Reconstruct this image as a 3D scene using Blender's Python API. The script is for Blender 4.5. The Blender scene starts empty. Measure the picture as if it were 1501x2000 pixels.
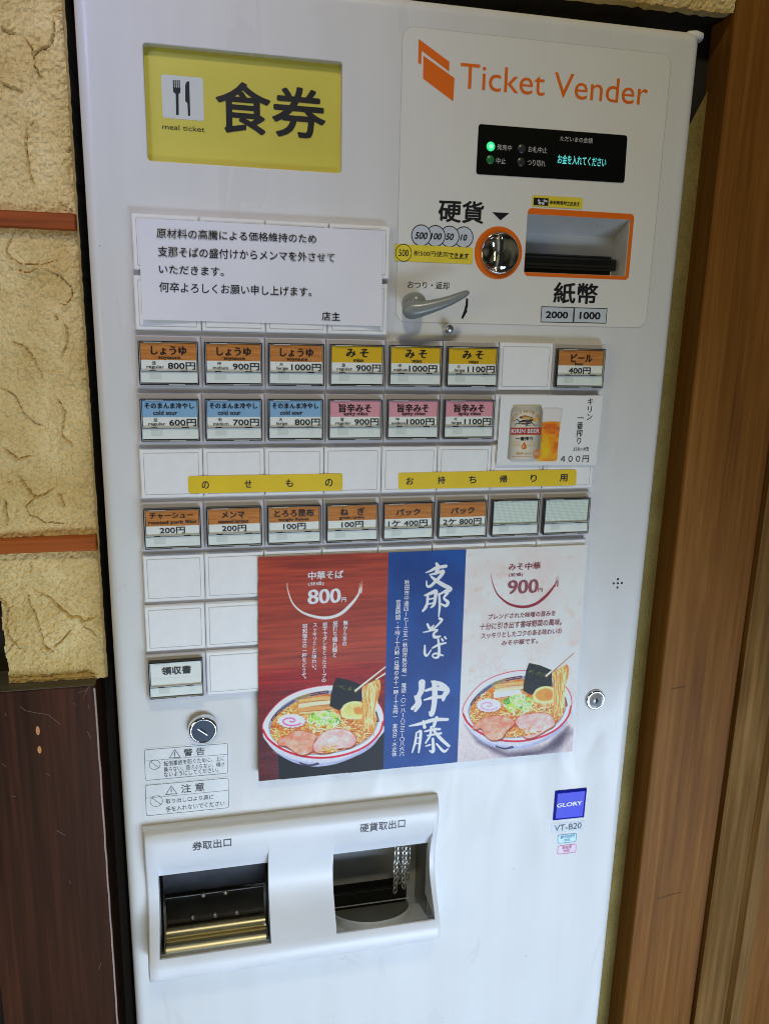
import bpy, math, random
import numpy as np
from mathutils import Matrix, Vector
from mathutils.geometry import tessellate_polygon

# ------------------------------------------------------------------ camera, world, lamps, exposure
S = bpy.context.scene
COL = S.collection
CAM_F, CAM_W, CAM_H = 1521.566, 1501.0, 2000.0
CAM_LOC = Vector((0.048228, -0.583381, 1.327988))
CAM_ROT = Matrix(((0.97613, 0.028509, -0.215306), (-0.216047, 0.228823, -0.949191), (0.022207, 0.97305, 0.229521)))
cd = bpy.data.cameras.new('camera')
cd.sensor_fit = 'HORIZONTAL'; cd.sensor_width = 36.0; cd.lens = 36.0 * CAM_F / CAM_W
cd.clip_start = 0.01; cd.clip_end = 50
cam = bpy.data.objects.new('camera', cd); COL.objects.link(cam)
M4 = CAM_ROT.to_4x4(); M4.translation = CAM_LOC
cam.matrix_world = M4
S.camera = cam

W = bpy.data.worlds.new('World'); S.world = W; W.use_nodes = True
wn = W.node_tree; wbg = wn.nodes['Background']
wtc = wn.nodes.new('ShaderNodeTexCoord')
wno = wn.nodes.new('ShaderNodeTexNoise'); wno.inputs['Scale'].default_value = 2.1; wno.inputs['Detail'].default_value = 0.6
wcr = wn.nodes.new('ShaderNodeValToRGB')
wcr.color_ramp.elements[0].position = 0.36; wcr.color_ramp.elements[0].color = (0.06, 0.055, 0.035, 1)
wcr.color_ramp.elements[1].position = 0.8; wcr.color_ramp.elements[1].color = (0.8, 0.78, 0.5, 1)
wn.links.new(wtc.outputs['Generated'], wno.inputs['Vector'])
wn.links.new(wno.outputs['Fac'], wcr.inputs['Fac'])
wn.links.new(wcr.outputs['Color'], wbg.inputs['Color'])
wbg.inputs['Strength'].default_value = 0.13

def area(name, loc, target, sx, sy, power, color, spread=180):
    l = bpy.data.lights.new(name, 'AREA'); l.shape = 'RECTANGLE'; l.size = sx; l.size_y = sy
    l.energy = power; l.color = color; l.spread = math.radians(spread)
    o = bpy.data.objects.new(name, l); COL.objects.link(o)
    o.location = loc
    o.rotation_euler = (Vector(target) - Vector(loc)).to_track_quat('-Z', 'Y').to_euler()
    return o
# daylight from the shop front, low on the right behind the camera; added cool and warm fills on the left; a warm ceiling lamp
def lamp(name, loc, target, sx, sy, rgb, spread):
    k = max(rgb); area(name, loc, target, sx, sy, k, [c / k for c in rgb], spread)
lamp('window_daylight', (0.60, -1.2, 0.2), (0.20, 0.0, 0.6), 1.2, 0.7, (3.3, 4.1, 5.2), 60)
lamp('upper_left_fill', (-0.5, -1.0, 2.0), (-0.09, 0.0, 1.57), 0.3, 0.3, (0.10, 0.12, 0.24), 30)  # added cool fill that tints the panel's upper left corner
lamp('left_fill', (-1.2, -1.2, 1.3), (-0.1, 0.0, 1.2), 0.5, 0.6, (0.42, 0.36, 0.19), 60)  # added warm fill that lifts the panel's left side
lamp('ceiling_lamp', (0.12, -1.05, 2.45), (0.12, 0.0, 1.2), 0.12, 0.12, (6.2, 5.5, 3.9), 180)

S.view_settings.view_transform = 'Standard'; S.view_settings.look = 'None'
S.view_settings.exposure = 0.0; S.view_settings.gamma = 1.0
S.view_settings.use_curve_mapping = False
S.render.engine = 'CYCLES'
S.cycles.use_denoising = True; S.cycles.filter_width = 1.0
S.cycles.max_bounces = 8; S.cycles.diffuse_bounces = 3; S.cycles.glossy_bounces = 4
S.cycles.transparent_max_bounces = 12; S.cycles.transmission_bounces = 4
S.cycles.caustics_reflective = False; S.cycles.caustics_refractive = False
S.cycles.sample_clamp_indirect = 4.0

# ------------------------------------------------------------------ measuring: photo point -> point on a plane of the machine
def at(px, py, Y=0.0):
    d = CAM_ROT @ Vector(((px - CAM_W / 2) / CAM_F, -(py - CAM_H / 2) / CAM_F, -1.0))
    s = (Y - CAM_LOC.y) / d.y
    q = CAM_LOC + d * s
    return q.x, q.z
def zoomed(ox, oy, s):
    return lambda x, y: (ox + x / s, oy + y / s)
PY = 0.007          # depth of the sheet-metal front; button faces lie at 0

# ------------------------------------------------------------------ materials
def C(r, g, b):
    def f(c):
        c /= 255.0
        return c / 12.92 if c <= 0.04045 else ((c + 0.055) / 1.055) ** 2.4
    return (f(r), f(g), f(b))
def newmat(name):
    m = bpy.data.materials.new(name); m.use_nodes = True
    return m, m.node_tree, m.node_tree.nodes['Principled BSDF']
def N(nt, kind, **kw):
    n = nt.nodes.new(kind)
    for k, v in kw.items():
        if hasattr(n, k) and k not in n.inputs: setattr(n, k, v)
        else: n.inputs[k].default_value = v
    return n
def coords(nt, scale=(1, 1, 1)):
    t = N(nt, 'ShaderNodeTexCoord'); mp = N(nt, 'ShaderNodeMapping'); mp.inputs['Scale'].default_value = scale
    nt.links.new(t.outputs['Object'], mp.inputs['Vector'])
    return mp.outputs['Vector']
def ramp(nt, fac, stops):
    r = N(nt, 'ShaderNodeValToRGB'); e = r.color_ramp.elements
    while len(e) < len(stops): e.new(0.5)
    for el, (p, c) in zip(e, stops): el.position = p; el.color = (*c, 1)
    nt.links.new(fac, r.inputs['Fac'])
    return r.outputs['Color']
def plain(name, col, rough=0.45, metal=0.0, spec=0.5, coat=0.0, vary=0.06, scale=60.0, bump=0.0, bscale=900.0, rvary=0.08):
    m, nt, b = newmat(name)
    v = coords(nt)
    n = N(nt, 'ShaderNodeTexNoise', Scale=scale, Detail=4.0)
    nt.links.new(v, n.inputs['Vector'])
    lo = tuple(c * (1 - vary) for c in col); hi = tuple(min(1, c * (1 + vary)) for c in col)
    nt.links.new(ramp(nt, n.outputs['Fac'], [(0.3, lo), (0.7, hi)]), b.inputs['Base Color'])
    mr = N(nt, 'ShaderNodeMapRange'); mr.inputs['To Min'].default_value = max(0, rough - rvary); mr.inputs['To Max'].default_value = rough + rvary
    nt.links.new(n.outputs['Fac'], mr.inputs['Value']); nt.links.new(mr.outputs['Result'], b.inputs['Roughness'])
    b.inputs['Metallic'].default_value = metal; b.inputs['Specular IOR Level'].default_value = spec
    b.inputs['Coat Weight'].default_value = coat
    if bump:
        n2 = N(nt, 'ShaderNodeTexNoise', Scale=bscale, Detail=2.0); nt.links.new(v, n2.inputs['Vector'])
        bp = N(nt, 'ShaderNodeBump', Strength=bump, Distance=0.0006); nt.links.new(n2.outputs['Fac'], bp.inputs['Height'])
        nt.links.new(bp.outputs['Normal'], b.inputs['Normal'])
    return m
def wood(name, dark, mid, light, axis='Z', grain=90.0, rough=0.45, stretch=0.035, bump=0.15, broad=7.0, spec=0.2):
    m, nt, b = newmat(name)
    sc = {'Z': (1, 1, stretch), 'X': (stretch, 1, 1)}[axis]
    v = coords(nt, sc)
    vb = coords(nt, {'Z': (1, 1, 0.13), 'X': (0.13, 1, 1)}[axis])
    n1 = N(nt, 'ShaderNodeTexNoise', Scale=broad, Detail=4.0, Distortion=0.9); nt.links.new(vb, n1.inputs['Vector'])
    n2 = N(nt, 'ShaderNodeTexNoise', Scale=grain, Detail=6.0, Roughness=0.65, Distortion=0.3); nt.links.new(v, n2.inputs['Vector'])
    mx = N(nt, 'ShaderNodeMix', data_type='FLOAT'); mx.inputs[0].default_value = 0.58
    nt.links.new(n1.outputs['Fac'], mx.inputs[2]); nt.links.new(n2.outputs['Fac'], mx.inputs[3])
    nt.links.new(ramp(nt, mx.outputs[0], [(0.30, dark), (0.5, mid), (0.70, light)]), b.inputs['Base Color'])
    b.inputs['Roughness'].default_value = rough; b.inputs['Specular IOR Level'].default_value = spec
    bp = N(nt, 'ShaderNodeBump', Strength=bump, Distance=0.001); nt.links.new(n2.outputs['Fac'], bp.inputs['Height'])
    nt.links.new(bp.outputs['Normal'], b.inputs['Normal'])
    return m
def plaster(name, lo, hi):
    m, nt, b = newmat(name)
    v = coords(nt)
    g = N(nt, 'ShaderNodeTexNoise', Scale=430.0, Detail=3.0, Roughness=0.7, Distortion=0.8); nt.links.new(v, g.inputs['Vector'])
    lump = N(nt, 'ShaderNodeTexNoise', Scale=30.0, Detail=4.0); nt.links.new(v, lump.inputs['Vector'])
    h2 = N(nt, 'ShaderNodeMath', operation='MULTIPLY_ADD'); nt.links.new(lump.outputs['Fac'], h2.inputs[0]); h2.inputs[1].default_value = 0.8
    nt.links.new(g.outputs['Fac'], h2.inputs[2])
    bp = N(nt, 'ShaderNodeBump', Strength=0.5, Distance=0.0012); nt.links.new(h2.outputs[0], bp.inputs['Height'])
    nt.links.new(bp.outputs['Normal'], b.inputs['Normal'])
    base = ramp(nt, lump.outputs['Fac'], [(0.3, lo), (0.7, hi)])
    dk = N(nt, 'ShaderNodeMix', data_type='RGBA', blend_type='MULTIPLY'); dk.inputs[0].default_value = 1.0
    pits = ramp(nt, g.outputs['Fac'], [(0.32, (0.74, 0.67, 0.55)), (0.5, (1, 1, 1))])
    nt.links.new(base, dk.inputs[6]); nt.links.new(pits, dk.inputs[7]); nt.links.new(dk.outputs[2], b.inputs['Base Color'])
    b.inputs['Roughness'].default_value = 0.92; b.inputs['Specular IOR Level'].default_value = 0.2
    return m
def clear(name, tint=(1, 1, 1), gloss=0.06, rough=0.04):
    m = bpy.data.materials.new(name); m.use_nodes = True; nt = m.node_tree
    nt.nodes.clear()
    out = N(nt, 'ShaderNodeOutputMaterial'); tr = N(nt, 'ShaderNodeBsdfTransparent'); tr.inputs['Color'].default_value = (*tint, 1)
    gl = N(nt, 'ShaderNodeBsdfGlossy', Roughness=rough); mx = N(nt, 'ShaderNodeMixShader')
    lw = N(nt, 'ShaderNodeLayerWeight', Blend=0.5)
    pw = N(nt, 'ShaderNodeMath', operation='POWER'); pw.inputs[1].default_value = 4.0
    ad = N(nt, 'ShaderNodeMath', operation='MULTIPLY_ADD'); ad.inputs[1].default_value = 0.4; ad.inputs[2].default_value = gloss
    nt.links.new(lw.outputs['Facing'], pw.inputs[0]); nt.links.new(pw.outputs[0], ad.inputs[0])
    nt.links.new(ad.outputs[0], mx.inputs[0]); nt.links.new(tr.outputs[0], mx.inputs[1]); nt.links.new(gl.outputs[0], mx.inputs[2])
    nt.links.new(mx.outputs[0], out.inputs['Surface'])
    return m
def glow(name, col, strength):
    m, nt, b = newmat(name)
    b.inputs['Base Color'].default_value = (*[c * 0.3 for c in col], 1)
    b.inputs['Emission Color'].default_value = (*col, 1); b.inputs['Emission Strength'].default_value = strength
    return m
def printed(name, rough=0.3, coat=0.0, bump=0.0):
    m, nt, b = newmat(name)
    a = N(nt, 'ShaderNodeAttribute', attribute_name='print')
    nt.links.new(a.outputs['Color'], b.inputs['Base Color'])
    b.inputs['Specular IOR Level'].default_value = 0.22
    b.inputs['Roughness'].default_value = rough; b.inputs['Coat Weight'].default_value = coat; b.inputs['Coat Roughness'].default_value = 0.06
    if bump:
        v = coords(nt)
        n = N(nt, 'ShaderNodeTexNoise', Scale=38.0, Detail=3.0); nt.links.new(v, n.inputs['Vector'])
        bp = N(nt, 'ShaderNodeBump', Strength=bump, Distance=0.002); nt.links.new(n.outputs['Fac'], bp.inputs['Height'])
        nt.links.new(bp.outputs['Normal'], b.inputs['Normal']); nt.links.new(bp.outputs['Normal'], b.inputs['Coat Normal'])
    return m
def gridcard(name):
    m, nt, b = newmat(name)
    v = coords(nt)
    br = N(nt, 'ShaderNodeTexBrick', offset=0.0); br.inputs['Scale'].default_value = 1.0
    br.inputs['Brick Width'].default_value = 0.00105; br.inputs['Row Height'].default_value = 0.00125; br.inputs['Mortar Size'].default_value = 0.00016
    br.inputs['Color1'].default_value = (*C(240, 247, 240), 1); br.inputs['Color2'].default_value = (*C(234, 244, 236), 1); br.inputs['Mortar'].default_value = (*C(192, 212, 200), 1)
    sx = N(nt, 'ShaderNodeSeparateXYZ'); cx = N(nt, 'ShaderNodeCombineXYZ')
    nt.links.new(v, sx.inputs[0]); nt.links.new(sx.outputs['X'], cx.inputs['X']); nt.links.new(sx.outputs['Z'], cx.inputs['Y'])
    nt.links.new(cx.outputs[0], br.inputs['Vector']); nt.links.new(br.outputs['Color'], b.inputs['Base Color'])
    b.inputs['Roughness'].default_value = 0.5
    return m

def specks(m, col, scale, size, share):
    """sparse tiny dirt specks in a material's base colour"""
    nt = m.node_tree; b = nt.nodes['Principled BSDF']; old = b.inputs['Base Color'].links[0].from_socket
    v = coords(nt); vo = N(nt, 'ShaderNodeTexVoronoi', Scale=scale); nt.links.new(v, vo.inputs['Vector'])
    sp = N(nt, 'ShaderNodeSeparateColor'); nt.links.new(vo.outputs['Color'], sp.inputs[0])
    lt = N(nt, 'ShaderNodeMath', operation='LESS_THAN'); lt.inputs[1].default_value = size; nt.links.new(vo.outputs['Distance'], lt.inputs[0])
    l2 = N(nt, 'ShaderNodeMath', operation='LESS_THAN'); l2.inputs[1].default_value = share; nt.links.new(sp.outputs[0], l2.inputs[0])
    ml = N(nt, 'ShaderNodeMath', operation='MULTIPLY'); nt.links.new(lt.outputs[0], ml.inputs[0]); nt.links.new(l2.outputs[0], ml.inputs[1])
    mx = N(nt, 'ShaderNodeMix', data_type='RGBA'); nt.links.new(ml.outputs[0], mx.inputs[0]); nt.links.new(old, mx.inputs[6]); mx.inputs[7].default_value = (*col, 1)
    nt.links.new(mx.outputs[2], b.inputs['Base Color'])
MT = {}
MT['shell'] = plain('white_powder_coat', C(226, 226, 225), 0.36, spec=0.45, vary=0.028, scale=6, bump=0.05, bscale=1500)
def smudges(m):
    """wiped, slightly uneven gloss and faint downward streaks on the painted metal"""
    nt = m.node_tree; b = nt.nodes['Principled BSDF']
    v1 = coords(nt, (1, 1, 0.25)); n1 = N(nt, 'ShaderNodeTexNoise', Scale=26.0, Detail=5.0, Distortion=1.2); nt.links.new(v1, n1.inputs['Vector'])
    mr = N(nt, 'ShaderNodeMapRange'); mr.inputs['From Min'].default_value = 0.3; mr.inputs['From Max'].default_value = 0.7; mr.inputs['To Min'].default_value = 0.24; mr.inputs['To Max'].default_value = 0.5
    nt.links.new(n1.outputs['Fac'], mr.inputs['Value']); nt.links.new(mr.outputs['Result'], b.inputs['Roughness'])
    v2 = coords(nt, (1, 1, 0.05)); n2 = N(nt, 'ShaderNodeTexNoise', Scale=40.0, Detail=3.0); nt.links.new(v2, n2.inputs['Vector'])
    old = b.inputs['Base Color'].links[0].from_socket
    mx = N(nt, 'ShaderNodeMix', data_type='RGBA', blend_type='MULTIPLY'); mx.inputs[0].default_value = 1.0
    nt.links.new(old, mx.inputs[6]); nt.links.new(ramp(nt, n2.outputs['Fac'], [(0.35, (0.97, 0.965, 0.955)), (0.6, (1, 1, 1))]), mx.inputs[7]); nt.links.new(mx.outputs[2], b.inputs['Base Color'])
smudges(MT['shell'])
specks(MT['shell'], C(140, 134, 124), 42, 0.022, 0.18)
MT['tray'] = plain('white_tray_plastic', C(232, 233, 236), 0.38, spec=0.5, vary=0.03, scale=30, bump=0.04, bscale=700)
specks(MT['tray'], C(150, 140, 120), 130, 0.03, 0.25)
MT['blank'] = plain('white_button_plastic', C(247, 247, 247), 0.4, vary=0.02, scale=120)
MT['housing'] = plain('grey_button_plastic', C(216, 213, 216), 0.38, vary=0.02, scale=120)
MT['groove'] = plain('groove_grey', C(165, 163, 160), 0.7)
MT['film'] = plain('overlay_film', C(232, 231, 226), 0.2, spec=0.4, vary=0.015, scale=14, bump=0.012, bscale=90)
MT['edge'] = plain('film_edge_grey', C(188, 186, 180), 0.5)
MT['black'] = plain('black_print', C(24, 24, 27), 0.42, vary=0.05)
MT['grey_ink'] = plain('dark_grey_print', C(70, 74, 82), 0.5)
MT['faint'] = plain('faint_grey_print', C(224, 231, 226), 0.5)
MT['white_ink'] = plain('white_print', C(232, 232, 235), 0.35)
MT['display_ink'] = plain('pale_grey_print', C(190, 190, 190), 0.5)
MT['orange'] = plain('orange_print', C(238, 112, 24), 0.35, vary=0.03)
MT['gloss_black'] = plain('glossy_black_window', C(8, 9, 10), 0.08, spec=0.5, rvary=0.02)
MT['black_plastic'] = plain('black_plastic', C(16, 16, 17), 0.32)
MT['dark'] = plain('dark_cavity', C(20, 20, 22), 0.6)
MT['sign'] = plain('yellow_sign_panel', C(214, 202, 84), 0.42, vary=0.03, scale=14, spec=0.4)
MT['picto'] = plain('pale_sign_square', C(214, 218, 214), 0.4, vary=0.02)
MT['sticker'] = plain('yellow_sticker', C(240, 218, 70), 0.35, vary=0.05, scale=40)
MT['strip'] = plain('yellow_label_tape', C(240, 206, 20), 0.4, vary=0.04, scale=40)
MT['paper'] = plain('white_paper', C(240, 240, 248), 0.75, vary=0.025, scale=22, spec=0.3, bump=0.05, bscale=200)
MT['chrome'] = plain('polished_chrome', (0.86, 0.86, 0.88), 0.05, metal=1, rvary=0.03, vary=0.02)
MT['satin'] = plain('satin_steel', (0.72, 0.72, 0.74), 0.4, metal=1, rvary=0.08)
MT['lock_plug'] = plain('brushed_lock_plug', C(186, 188, 194), 0.32, metal=0.35)
MT['chain'] = plain('nickel_chain', (0.78, 0.75, 0.70), 0.3, metal=1)
MT['dish_floor'] = plain('dark_dish_floor', C(120, 120, 110), 0.45)  # dish floor in a darker grey than the cup
MT['steel'] = plain('dark_steel', (0.05, 0.05, 0.055), 0.38, metal=0.85, rvary=0.1, vary=0.2, scale=50)
MT['greysteel'] = plain('grey_steel', (0.30, 0.30, 0.29), 0.35, metal=0.8, rvary=0.1, vary=0.1, scale=30)
MT['gold_lit_steel'] = plain('warm_reflecting_steel', (0.64, 0.58, 0.38), 0.38, metal=1, rvary=0.07, vary=0.1, scale=30)  # stainless steel, its warm gold reflection put into the colour
MT['lockface'] = plain('blue_grey_lock_face', C(46, 62, 82), 0.35, spec=0.3)
MT['lever'] = plain('grey_lever_plastic', C(142, 148, 147), 0.27, spec=0.55, rvary=0.05)
MT['cup'] = plain('grey_cup_plastic', C(240, 243, 248), 0.3)
MT['cover_edge'] = plain('smoky_cover_edge', C(40, 42, 48), 0.1, spec=1.0, rvary=0.05)
MT['cover_rim'] = plain('bright_cover_rim', C(196, 200, 200), 0.1, spec=1.0, rvary=0.04)  # pale colour holds the highlights of the clear plastic edge
MT['pane'] = clear('clear_cover_pane', (0.99, 1, 0.99), 0.02)
MT['flap'] = clear('clear_flap', (0.95, 0.97, 0.98), 0.035, 0.03)
MT['laminate'] = clear('laminate_film', (0.98, 0.985, 0.985), 0.004, 0.35)
MT['card_white'] = plain('card_white', C(246, 248, 244), 0.5, vary=0.02)
MT['card_low'] = plain('card_pale_green', C(240, 246, 242), 0.4, vary=0.02)
MT['card_wood'] = wood('card_wood_print', C(150, 84, 34), C(206, 132, 66), C(226, 158, 92), 'X', 900, 0.5, 0.09, 0.0, 260)
MT['card_yellow'] = plain('card_yellow', C(232, 186, 12), 0.5, vary=0.03)
MT['card_blue'] = plain('card_blue', C(140, 184, 222), 0.5, vary=0.03)
MT['card_pink'] = plain('card_pink', C(232, 158, 170), 0.5, vary=0.03)
MT['card_grid'] = gridcard('card_mesh_print')
MT['lamp_on'] = glow('green_lamp_lit', (0.03, 0.85, 0.28), 0.9)
MT['lamp_core'] = glow('green_lamp_core', (0.30, 1.0, 0.55), 1.1)
MT['lamp_dim'] = plain('green_lamp_unlit', C(40, 120, 68), 0.3)
MT['lamp_off'] = plain('grey_lamp_unlit', C(52, 54, 56), 0.3)
MT['vfd'] = glow('cyan_display_letters', (0.12, 0.75, 0.72), 1.0)
MT['badge'] = plain('blue_badge', C(22, 40, 226), 0.3, spec=0.25, coat=0.0, vary=0.08, scale=40)
MT['badge_edge'] = plain('blue_badge_edge', C(18, 28, 160), 0.25, spec=0.4)
MT['model'] = plain('model_sticker', C(206, 214, 222), 0.35)
MT['label_film'] = plain('clear_label_film', C(228, 230, 230), 0.3)
MT['cyan'] = plain('cyan_print', C(64, 150, 190), 0.4)
MT['cyan_fill'] = plain('cyan_sticker', C(205, 240, 245), 0.4)
MT['pink'] = plain('pink_print', C(205, 90, 150), 0.4)
MT['pink_fill'] = plain('pink_sticker', C(238, 216, 232), 0.4)
MT['maroon'] = plain('maroon_print', C(140, 34, 46), 0.4)
MT['poster'] = printed('poster_print', 0.42, 0.0, 0.1)
MT['flyer'] = printed('flyer_print', 0.6)
MT['plaster'] = plaster('ochre_plaster', C(214, 186, 122), C(236, 214, 158))
MT['crack'] = plain('plaster_crack', C(92, 70, 34), 0.95)
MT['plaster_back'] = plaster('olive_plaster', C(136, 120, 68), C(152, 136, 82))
MT['niche'] = plain('niche_shade_dark', C(34, 28, 20), 0.9)  # near-black colour stands in for the shade inside the niche
MT['batten'] = wood('red_brown_batten', C(104, 48, 14), C(166, 84, 32), C(198, 112, 52), 'X', 160, 0.5)
MT['wainscot'] = wood('dark_mahogany_board', C(38, 24, 18), C(64, 40, 28), C(94, 54, 36), 'Z', 120, 0.3, 0.03, 0.08, 14)
MT['ledge'] = wood('grey_brown_ledge', C(70, 64, 54), C(98, 92, 80), C(120, 112, 98), 'X', 200, 0.5)
MT['pale_edge'] = plain('pale_edge_highlight', C(176, 158, 150), 0.6)
MT['scratch'] = plain('pale_scratch', C(120, 96, 84), 0.6)
MT['dent'] = plain('orange_bare_wood', C(206, 140, 84), 0.6)
MT['dent_line'] = plain('dark_dent', C(66, 40, 20), 0.7)
MT['post'] = wood('brown_stained_post', C(96, 58, 20), C(130, 84, 34), C(158, 110, 52), 'Z', 150, 0.5, 0.03, 0.1, 11, 0.12)
MT['board'] = wood('weathered_brown_board', C(66, 46, 20), C(122, 88, 44), C(166, 126, 76), 'Z', 110, 0.6, 0.02, 0.3, 30, 0.1)
MT['floor'] = plain('dim_floor', C(110, 104, 98), 0.6, vary=0.1, scale=3)

# ------------------------------------------------------------------ mesh builder
_tc = {}
def glyphs(body, shear=0.0, res=4):
    k = (body, shear, res)
    if k not in _tc:
        c = bpy.data.curves.new('t', 'FONT'); c.body = body; c.shear = shear; c.resolution_u = res
        o = bpy.data.objects.new('t', c); COL.objects.link(o)
        m = bpy.data.meshes.new_from_object(o.evaluated_get(bpy.context.evaluated_depsgraph_get()))
        v = np.array([(p.co.x, p.co.y) for p in m.vertices]).reshape(-1, 2); f = [tuple(p.vertices) for p in m.polygons]
        bpy.data.objects.remove(o); bpy.data.curves.remove(c); bpy.data.meshes.remove(m)
        _tc[k] = (v, f)
    return _tc[k]
STEP = 6e-6
class MB:
    def __init__(s): s.v = []; s.f = []; s.mi = []; s.sm = []; s.mats = []
    def mid(s, m):
        m = MT[m]
        if m not in s.mats: s.mats.append(m)
        return s.mats.index(m)
    def add(s, vs, fs, m, smooth=False):
        b = len(s.v); s.v += [tuple(p) for p in vs]; k = s.mid(m)
        for f in fs: s.f.append(tuple(b + i for i in f)); s.mi.append(k); s.sm.append(smooth)
    def loft(s, loops, m, smooth=False, close=True, cap0=False, cap1=False):
        n = len(loops[0]); vs = [p for l in loops for p in l]; fs = []
        for i in range(len(loops) - 1):
            for j in range(n if close else n - 1):
                a = i * n + j; b2 = i * n + (j + 1) % n
                fs.append((a, b2, b2 + n, a + n))
        s.add(vs, fs, m, smooth)
        if cap0: s.add(loops[0], [tuple(range(n))], m)
        if cap1: s.add(loops[-1], [tuple(range(n))], m)
    def sheet(s, loop, Y, m):
        s.add([(x, Y, z) for x, z in loop], [tuple(range(len(loop)))], m)
    def holed(s, outer, holes, Y, m):
        polys = [[Vector((x, z, 0)) for x, z in l] for l in [outer] + holes]
        s.add([(p.x, Y, p.y) for l in polys for p in l], tessellate_polygon(polys), m)
    def slab(s, loop, yf, yb, m, bev=0.0):
        if bev:
            ins = inset(loop, bev)
            s.sheet(ins, yf, m)
            s.loft([[(x, yf, z) for x, z in ins], [(x, yf + bev, z) for x, z in loop], [(x, yb, z) for x, z in loop]], m)
        else:
            s.sheet(loop, yf, m); s.loft([[(x, yf, z) for x, z in loop], [(x, yb, z) for x, z in loop]], m)
    def box(s, x0, x1, y0, y1, z0, z1, m):
        v = [(x, y, z) for x in (x0, x1) for y in (y0, y1) for z in (z0, z1)]
        s.add(v, [(0, 1, 3, 2), (4, 6, 7, 5), (0, 4, 5, 1), (2, 3, 7, 6), (0, 2, 6, 4), (1, 5, 7, 3)], m)
    def lathe(s, c, prof, m, n=48, smooth=True):
        loops = [[(c[0] + r * math.cos(2 * math.pi * i / n), y, c[1] + r * math.sin(2 * math.pi * i / n)) for i in range(n)] for r, y in prof]
        s.loft(loops, m, smooth)
    def disc(s, c, r, Y, m, n=40): s.sheet(circ(c, r, n), Y, m)
    def ring(s, c, r0, r1, Y, m, n=48):
        s.loft([[(x, Y, z) for x, z in circ(c, r0, n)], [(x, Y, z) for x, z in circ(c, r1, n)]], m)
    def tube(s, pts, rad, m, n=14, cap=True, flat=1.0):
        pts = [Vector(p) for p in pts]; loops = []
        rad = rad if isinstance(rad, (list, tuple)) else [rad] * len(pts)
        up = None
        for i, p in enumerate(pts):
            t = (pts[min(i + 1, len(pts) - 1)] - pts[max(i - 1, 0)]).normalized()
            if up is None: up = Vector((0, -1, 0)) if abs(t.y) < 0.9 else Vector((0, 0, 1))
            a = t.cross(up).normalized(); b = a.cross(t).normalized(); up = b
            loops.append([p + (a * math.cos(2 * math.pi * k / n) + b * flat * math.sin(2 * math.pi * k / n)) * rad[i] for k in range(n)])
        s.loft(loops, m, True, cap0=cap, cap1=cap)
    def line(s, pts, w, Y, m, closed=False):
        """a printed line of width w along (x,z) points"""
        P = [Vector(p) for p in pts]; n = len(P); L = []; R = []
        for i in range(n):
            if closed: d1, d2 = P[i] - P[i - 1], P[(i + 1) % n] - P[i]
            else: d1, d2 = P[i] - P[max(i - 1, 0)], P[min(i + 1, n - 1)] - P[i]
            d1 = d1.normalized() if d1.length else d2.normalized(); d2 = d2.normalized() if d2.length else d1
            t = (d1 + d2).normalized(); nn = Vector((-t.y, t.x)) * (w / 2 / max(0.5, t.dot(d1)))
            L.append(P[i] + nn); R.append(P[i] - nn)
        k = n if closed else n - 1
        s.add([(p.x, Y, p.y) for p in L + R], [(i, (i + 1) % n, n + (i + 1) % n, n + i) for i in range(k)], m)
    def glyph_box(s, body, x0, z0, x1, z1, Y, m, bold=0.0, serif=0.0, shear=0.0, res=4):
        v, f = glyphs(body, shear, res)
        offs = [(0, 0)]
        if bold: offs += [(bold * math.cos(a), bold * math.sin(a)) for a in np.arange(0, 6.28, math.pi / 4)]
        if serif: offs += [(serif * t, serif * 0.22 * t) for t in (-1, -0.5, 0.5, 1)]
        ex = max(o[0] for o in offs); ez = max(o[1] for o in offs)
        mn = v.min(0) - (ex, ez); mx = v.max(0) + (ex, ez)
        sx = (x1 - x0) / (mx[0] - mn[0]); sz = (z1 - z0) / (mx[1] - mn[1])
        for k, (ox, oz) in enumerate(offs):
            s.add([(x0 + (a + ox - mn[0]) * sx, Y - STEP * k, z0 + (b + oz - mn[1]) * sz) for a, b in v], f, m)
    def text(s, body, a, b, Y, m, **kw):
        """lettering whose ink fills the panel rectangle between photo points a (top left) and b (bottom right)"""
        p = at(*a, Y); q = at(*b, Y)
        s.glyph_box(body, p[0], q[1], q[0], p[1], Y, m, **kw)
    def text_quad(s, body, pts, Y, m, **kw):
        """lettering on a slightly turned sheet: pts = photo corners tl, tr, br, bl of its ink"""
        tl, tr, br, bl = [Vector(at(*p, Y)) for p in pts]; n0 = len(s.v)
        s.glyph_box(body, 0, 0, 1, 1, Y, m, **kw)
        for i in range(n0, len(s.v)):
            u, y, v = s.v[i]; p = (bl * (1 - u) + br * u) * (1 - v) + (tl * (1 - u) + tr * u) * v
            s.v[i] = (p.x, y, p.y)
    def vtext(s, body, a, b, Y, m, width=None, bold=0.0, serif=0.0):
        """vertical writing: a = centre of the column's top, b = centre of its bottom; width in metres"""
        x0, z0 = at(*a, Y); x1, z1 = at(*b, Y); n = len(body); cell = (z0 - z1) / n
        ref = glyphs('国')[0]; rc = (ref.min(0) + ref.max(0)) / 2; em = (ref.max(0) - ref.min(0)).max() * 1.09
        sc = cell / em; sx = sc if width is None else width / em
        offs = [(0, 0)]
        if bold: offs += [(bold * math.cos(t), bold * math.sin(t)) for t in np.arange(0, 6.28, math.pi / 3)]
        if serif: offs += [(serif * t, serif * 0.25 * t) for t in (-1, 1)]
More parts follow.
